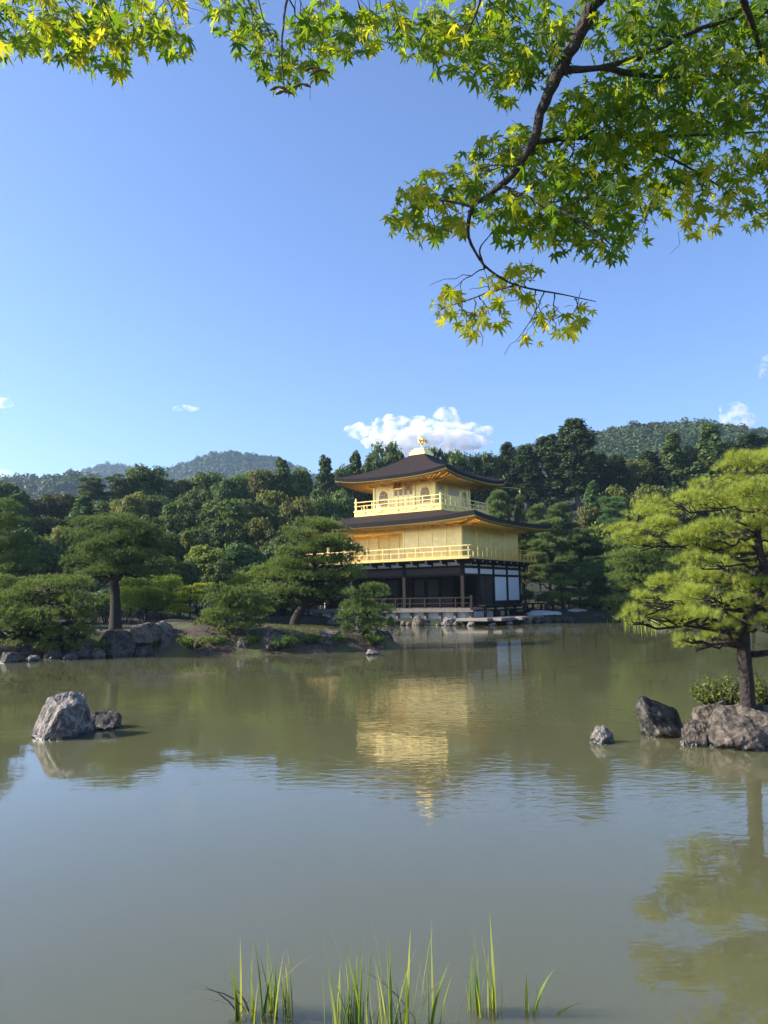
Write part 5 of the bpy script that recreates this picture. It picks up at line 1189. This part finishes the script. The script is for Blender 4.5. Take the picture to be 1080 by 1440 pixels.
# ------------------------------------------------------------------ the maple overhead
def maple():
    rng = np.random.default_rng(99)
    base = Vector((2.75, 0.55, land1(2.75, 0.55)))
    root = empty('maple_tree', base)
    tag(root, 'maple branches with star-shaped green and yellow leaves hanging across the top of the view', 'tree')
    B = np.array(base)
    tm = MB()
    def W(px, py, D): return np.array(at(px, py, D))
    def limb(pts, rads, m=10, sm=3):
        P = np.array(pts); t = np.linspace(0, 1, len(P)); t2 = np.linspace(0, 1, len(P) * 4)
        Q = np.stack([np.interp(t2, t, P[:, k]) for k in range(3)], 1); rr = np.interp(t2, t, rads)
        for _ in range(sm): Q[1:-1] = (Q[:-2] + 2 * Q[1:-1] + Q[2:]) / 4
        Q[1:-1] += rng.normal(size=(len(Q) - 2, 3)) * 0.15 * rr[1:-1, None]
        tm.tube(Q - B, rr * rng.uniform(0.92, 1.1, len(rr)), m); return Q
    fork = np.array((1.9, 1.15, 4.35))
    limb([B + (0, 0, -0.3), B + (0.03, 0.02, 0.8), B + (-0.15, 0.1, 1.9), B + (-0.35, 0.3, 3.0), fork], [0.17, 0.13, 0.12, 0.10, 0.08], 14)
    start = W(850, -25, 2.35)
    main = limb([fork, fork * 0.4 + start * 0.6 + (0, 0, 0.18), start, W(822, 35, 2.4), W(790, 90, 2.45), W(766, 145, 2.5), W(746, 215, 2.55), W(706, 262, 2.6), W(660, 290, 2.65), W(656, 335, 2.7), W(682, 378, 2.72), W(722, 402, 2.75), W(775, 411, 2.78), W(838, 424, 2.8)],
                [0.075, 0.036, 0.026, 0.023, 0.021, 0.018, 0.014, 0.011, 0.008, 0.0055, 0.0045, 0.004, 0.003, 0.0015])
    br = [main]
    br.append(limb([W(792, 100, 2.45), W(850, 95, 2.5), W(905, 80, 2.55), W(985, 38, 2.6), W(1060, 20, 2.65), W(1140, 5, 2.7)], [0.013, 0.010, 0.009, 0.008, 0.007, 0.005]))
    br.append(limb([W(850, 95, 2.5), W(905, 108, 2.6), W(970, 108, 2.75), W(1040, 105, 2.9)], [0.011, 0.009, 0.006, 0.003]))
    br.append(limb([W(752, 200, 2.54), W(800, 195, 2.7), W(880, 192, 2.9), W(980, 190, 3.1), W(1085, 185, 3.3)], [0.009, 0.0085, 0.008, 0.006, 0.004]))
    br.append(limb([W(880, 192, 2.9), W(950, 225, 3.1), W(1010, 260, 3.3), W(1050, 290, 3.4)], [0.006, 0.005, 0.004, 0.002]))
    br.append(limb([W(706, 262, 2.6), W(760, 285, 2.5), W(820, 310, 2.4), W(860, 345, 2.4)], [0.007, 0.005, 0.004, 0.002]))
    br.append(limb([W(660, 290, 2.65), W(620, 280, 2.7), W(585, 285, 2.75)], [0.005, 0.004, 0.002]))
    br.append(limb([W(722, 402, 2.75), W(690, 410, 2.8), W(650, 425, 2.85), W(615, 435, 2.85)], [0.004, 0.003, 0.0025, 0.0015]))
    br.append(limb([W(682, 378, 2.72), W(672, 350, 2.7), W(690, 330, 2.7)], [0.004, 0.003, 0.0015]))
    br.append(limb([fork * 0.4 + start * 0.6 + (0, 0, 0.18), W(700, -160, 2.3), W(560, -110, 2.3), W(420, -60, 2.35), W(330, -40, 2.4)], [0.03, 0.022, 0.016, 0.010, 0.006]))
    br.append(limb([W(560, -110, 2.3), W(380, -140, 2.3), W(220, -90, 2.35), W(90, -60, 2.4), W(-60, -50, 2.4)], [0.015, 0.013, 0.010, 0.007, 0.004]))
    br.append(limb([W(420, -60, 2.35), W(400, 10, 2.3), W(395, 80, 2.25), W(400, 125, 2.25)], [0.006, 0.004, 0.003, 0.0015], 6))
    br.append(limb([W(700, -160, 2.3), W(690, -50, 2.35), W(670, 20, 2.4), W(640, 80, 2.4)], [0.009, 0.006, 0.004, 0.002], 6))
    br.append(limb([fork, W(1010, -90, 2.2), W(1050, 10, 2.4), W(1075, 90, 2.6)], [0.04, 0.02, 0.012, 0.004], 8))
    allp = np.vstack(br)
    CL = [(25, 25, 55), (75, 45, 45), (110, 30, 55), (150, 60, 35), (180, 35, 50), (225, 25, 45), (248, 62, 22), (20, 65, 25), (120, 78, 30), (170, 90, 18), (330, 20, 42), (355, 55, 32), (380, 85, 30), (400, 108, 24), (430, 60, 42), (470, 35, 50), (505, 60, 30), (540, 35, 45), (300, 8, 22), (450, 95, 18),
          (590, 40, 50), (630, 70, 45), (660, 30, 60), (690, 80, 50), (715, 118, 32), (740, 40, 60), (700, 140, 14), (760, 90, 40),
          (870, 30, 70), (940, 30, 75), (1010, 60, 70), (1070, 40, 60), (1060, 120, 70), (990, 130, 70), (920, 140, 70), (860, 150, 60), (810, 160, 40), (820, 215, 55), (880, 215, 65), (950, 200, 65), (1020, 200, 65), (1075, 230, 50), (1000, 260, 45), (950, 270, 40), (1050, 290, 38), (985, 320, 26), (1078, 300, 22),
          (880, 285, 48), (840, 300, 55), (800, 265, 50), (790, 325, 42), (850, 345, 32), (760, 300, 45), (725, 315, 36), (765, 240, 40), (890, 330, 24),
          (700, 215, 34), (735, 205, 36), (670, 235, 32), (645, 265, 34), (610, 262, 34), (580, 280, 30), (570, 312, 26), (600, 312, 34), (640, 312, 26), (690, 285, 32), (745, 180, 22)]
    GL = [(625, 432, 24), (655, 452, 26), (690, 440, 26), (640, 408, 18), (720, 392, 26), (745, 385, 16), (690, 400, 14), (765, 440, 20), (790, 460, 22), (815, 436, 18), (752, 474, 14), (735, 425, 14), (668, 470, 12)]
    # one palmate leaf, seven pointed lobes
    lob = [(-138, 0.42), (-92, 0.72), (-45, 0.95), (0, 1.08), (45, 0.95), (92, 0.72), (138, 0.42)]
    O = [(0, 0, 0)]
    for i, (a, l) in enumerate(lob):
        if i: am = math.radians((a + lob[i - 1][0]) / 2); O.append((math.sin(am) * 0.36, math.cos(am) * 0.36, 0.0))
        a0, a1, a2 = math.radians(a - 11), math.radians(a), math.radians(a + 11)
        O.append((math.sin(a0) * l * 0.62, math.cos(a0) * l * 0.62, 0.0)); O.append((math.sin(a1) * l, math.cos(a1) * l, -0.10 * l)); O.append((math.sin(a2) * l * 0.62, math.cos(a2) * l * 0.62, 0.0))
    O = np.array(O); no = len(O)
    LF = np.array([(0, i, i + 1) for i in range(1, no - 1)])
    def leaves(clusters, size, nfac, D0, dsp):
        tips = []
        for (px, py, r) in clusters:
            pg = 1.0 if (py > 372 and px < 880) else 0.4 if px < 280 else 0.7 if (px > 900 and py > 200) else 0.35 if (px < 650 and py > 225) else 0.07  # share of yellow leaves; raised at lower right to paint the backlit glow
            n = max(5, int(r * r / nfac))
            Dc = D0 + rng.uniform(-dsp, dsp)
            if px > 880 and py > 180: Dc += 0.5
            c0 = W(px, py, Dc)
            tips.append(c0)
            for q in range(n):
                a = rng.uniform(0, 6.28); rr = math.sqrt(rng.uniform(0, 1)) * r
                p = W(px + rr * math.cos(a), py + rr * math.sin(a) * 0.85, Dc + rng.uniform(-0.25, 0.50)) - B
                d = np.array((rng.normal() * 0.6, rng.normal() * 0.6, -0.75 + 0.35 * rng.normal())); d /= np.linalg.norm(d)
                nn = np.array((rng.normal() * 0.6, rng.normal() * 0.6 - 0.5, 0.8)); nn -= d * np.dot(nn, d); nn /= np.linalg.norm(nn)
                s_ = np.cross(d, nn); sz = size * rng.uniform(0.55, 1.2)
                fold = rng.uniform(0.05, 0.35)
                V = p + sz * (O[:, :1] * s_ + O[:, 1:2] * d + (O[:, 2:] - fold * np.abs(O[:, :1]) ** 1.3) * nn)
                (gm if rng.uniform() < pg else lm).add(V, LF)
        return tips
    lm, gm = MB(), MB()
    tips = leaves(CL, 0.048, 29, 2.70, 0.2)
    tips2 = leaves(GL, 0.043, 30, 2.78, 0.12)
    for c in tips + tips2:
        k = int(np.argmin(np.linalg.norm(allp - c, axis=1) + np.where(allp[:, 2] < c[2] - 0.07, 5.0, 0.0))); a = allp[k]
        if np.linalg.norm(a - c) < 0.5:
            Q = bez(a, c + rng.normal(size=3) * 0.02, 0.05, rng, 8, 0.022); tm.tube(Q - B, np.linspace(0.0028, 0.0011, 8), 5)
            for q in range(3): tm.tube(bez(Q[3 + q], c + rng.normal(size=3) * 0.05, 0.02, rng, 6, 0.03) - B, np.linspace(0.0016, 0.0007, 6), 4)
    sm_ = MB()
    for (px, py) in [(400, 128), (392, 122), (440, 95), (452, 98), (425, 118)]:
        for s in (-1, 1):
            c0 = W(px, py, 2.3) - B; e = c0 + np.array((s * 0.028, 0.0, -0.012)); 
            sm_.tube([c0, (c0 + e) / 2 + np.array((0, 0, 0.002)), e], [0.003, 0.0055, 0.002], 6)
    tm.build('trunk', M['bark_maple'], root, True)
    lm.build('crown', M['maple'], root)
    gm.build('turning_glow_leaves', M['maple_gold'], root)
    sm_.build('seeds', M['seed'], root)
maple()

# ------------------------------------------------------------------ clouds far beyond the mountains
def cloud_mat(seed, dens):
    m = bpy.data.materials.new('cloud'); m.use_nodes = True
    N = m.node_tree.nodes; L = m.node_tree.links; N.remove(N['Principled BSDF'])
    v = N.new('ShaderNodeVolumePrincipled'); v.inputs['Color'].default_value = (1, 1, 1, 1); v.inputs['Anisotropy'].default_value = 0.2
    tc = N.new('ShaderNodeTexCoord'); nz = N.new('ShaderNodeTexNoise'); nz.inputs['Scale'].default_value = 0.014; nz.inputs['Detail'].default_value = 8
    mp = N.new('ShaderNodeMapping'); mp.inputs['Location'].default_value = (seed * 130.0, seed * 57.0, 0); L.new(tc.outputs['Object'], mp.inputs['Vector']); L.new(mp.outputs[0], nz.inputs['Vector'])
    mr = N.new('ShaderNodeMapRange'); mr.inputs[1].default_value = 0.47; mr.inputs[2].default_value = 0.72; mr.inputs[3].default_value = 0.0; mr.inputs[4].default_value = dens
    L.new(nz.outputs['Fac'], mr.inputs[0]); L.new(mr.outputs[0], v.inputs['Density']); L.new(v.outputs[0], N['Material Output'].inputs['Volume'])
    return m
def cloud(label, lumps, seed, dens=0.05, D=5200):
    c = at(*lumps[0][:2], D); bm = bmesh.new(); rng = random.Random(seed)
    for (px, py, rx, ry) in lumps:
        p = at(px, py, D) - c; kk = D / FOC
        ret = bmesh.ops.create_icosphere(bm, subdivisions=3, radius=1.0)
        for v in ret['verts']:
            q = v.co.copy(); d = 1 + 0.25 * mnoise.noise(q * 1.7 + Vector((seed, px, py)))
            v.co = Vector((q.x * rx * kk * d, q.y * max(rx, ry) * 0.7 * kk * d, q.z * ry * kk * d)) + p
    me = bpy.data.meshes.new('cloud'); bm.to_mesh(me); bm.free(); me.materials.append(cloud_mat(seed, dens))
    o = bpy.data.objects.new('cloud', me); COL.objects.link(o); o.location = c
    tag(o, label, 'cloud', 'small white clouds near the horizon')
cloud('broad puffy white cloud rising behind the pavilion roof', [(575, 610, 60, 20), (514, 606, 30, 13), (550, 596, 26, 15), (592, 598, 26, 14), (627, 590, 20, 20), (640, 608, 44, 14), (672, 606, 26, 8), (600, 622, 90, 18)], 3)
cloud('tiny flat white cloud alone in the sky above the left mountain', [(261, 575, 19, 5)], 7, 0.03)
cloud('white puff over the wooded hill near the right edge', [(1032, 578, 20, 14), (1040, 592, 26, 14), (1028, 588, 18, 12)], 9, 0.03)
cloud('faint white wisp touching the right edge', [(1072, 520, 12, 12), (1082, 512, 12, 14)], 11, 0.02)
cloud('small white cloud touching the left edge high above the trees', [(4, 567, 16, 8)], 13, 0.03)
cloud('pale cloud sitting on the ridge at the far left', [(8, 668, 16, 9), (30, 672, 16, 6)], 15, 0.015)
cloud('tiny white cloud just left of the tallest cedar', [(757, 614, 9, 5)], 17, 0.02)

# ------------------------------------------------------------------ air
hz = MB().bx(-1500, 1500, -18, 1700, -2.6, 275).build('haze', None)
hm = bpy.data.materials.new('haze'); hm.use_nodes = True; N = hm.node_tree.nodes; N.remove(N['Principled BSDF'])
v = N.new('ShaderNodeVolumePrincipled'); v.inputs['Density'].default_value = 0.00020; v.inputs['Color'].default_value = (0.55, 0.77, 1.0, 1); v.inputs['Anisotropy'].default_value = 0.3
hm.node_tree.links.new(v.outputs[0], N['Material Output'].inputs['Volume'])
hz.data.materials.append(hm); tag(hz, kind='stuff')
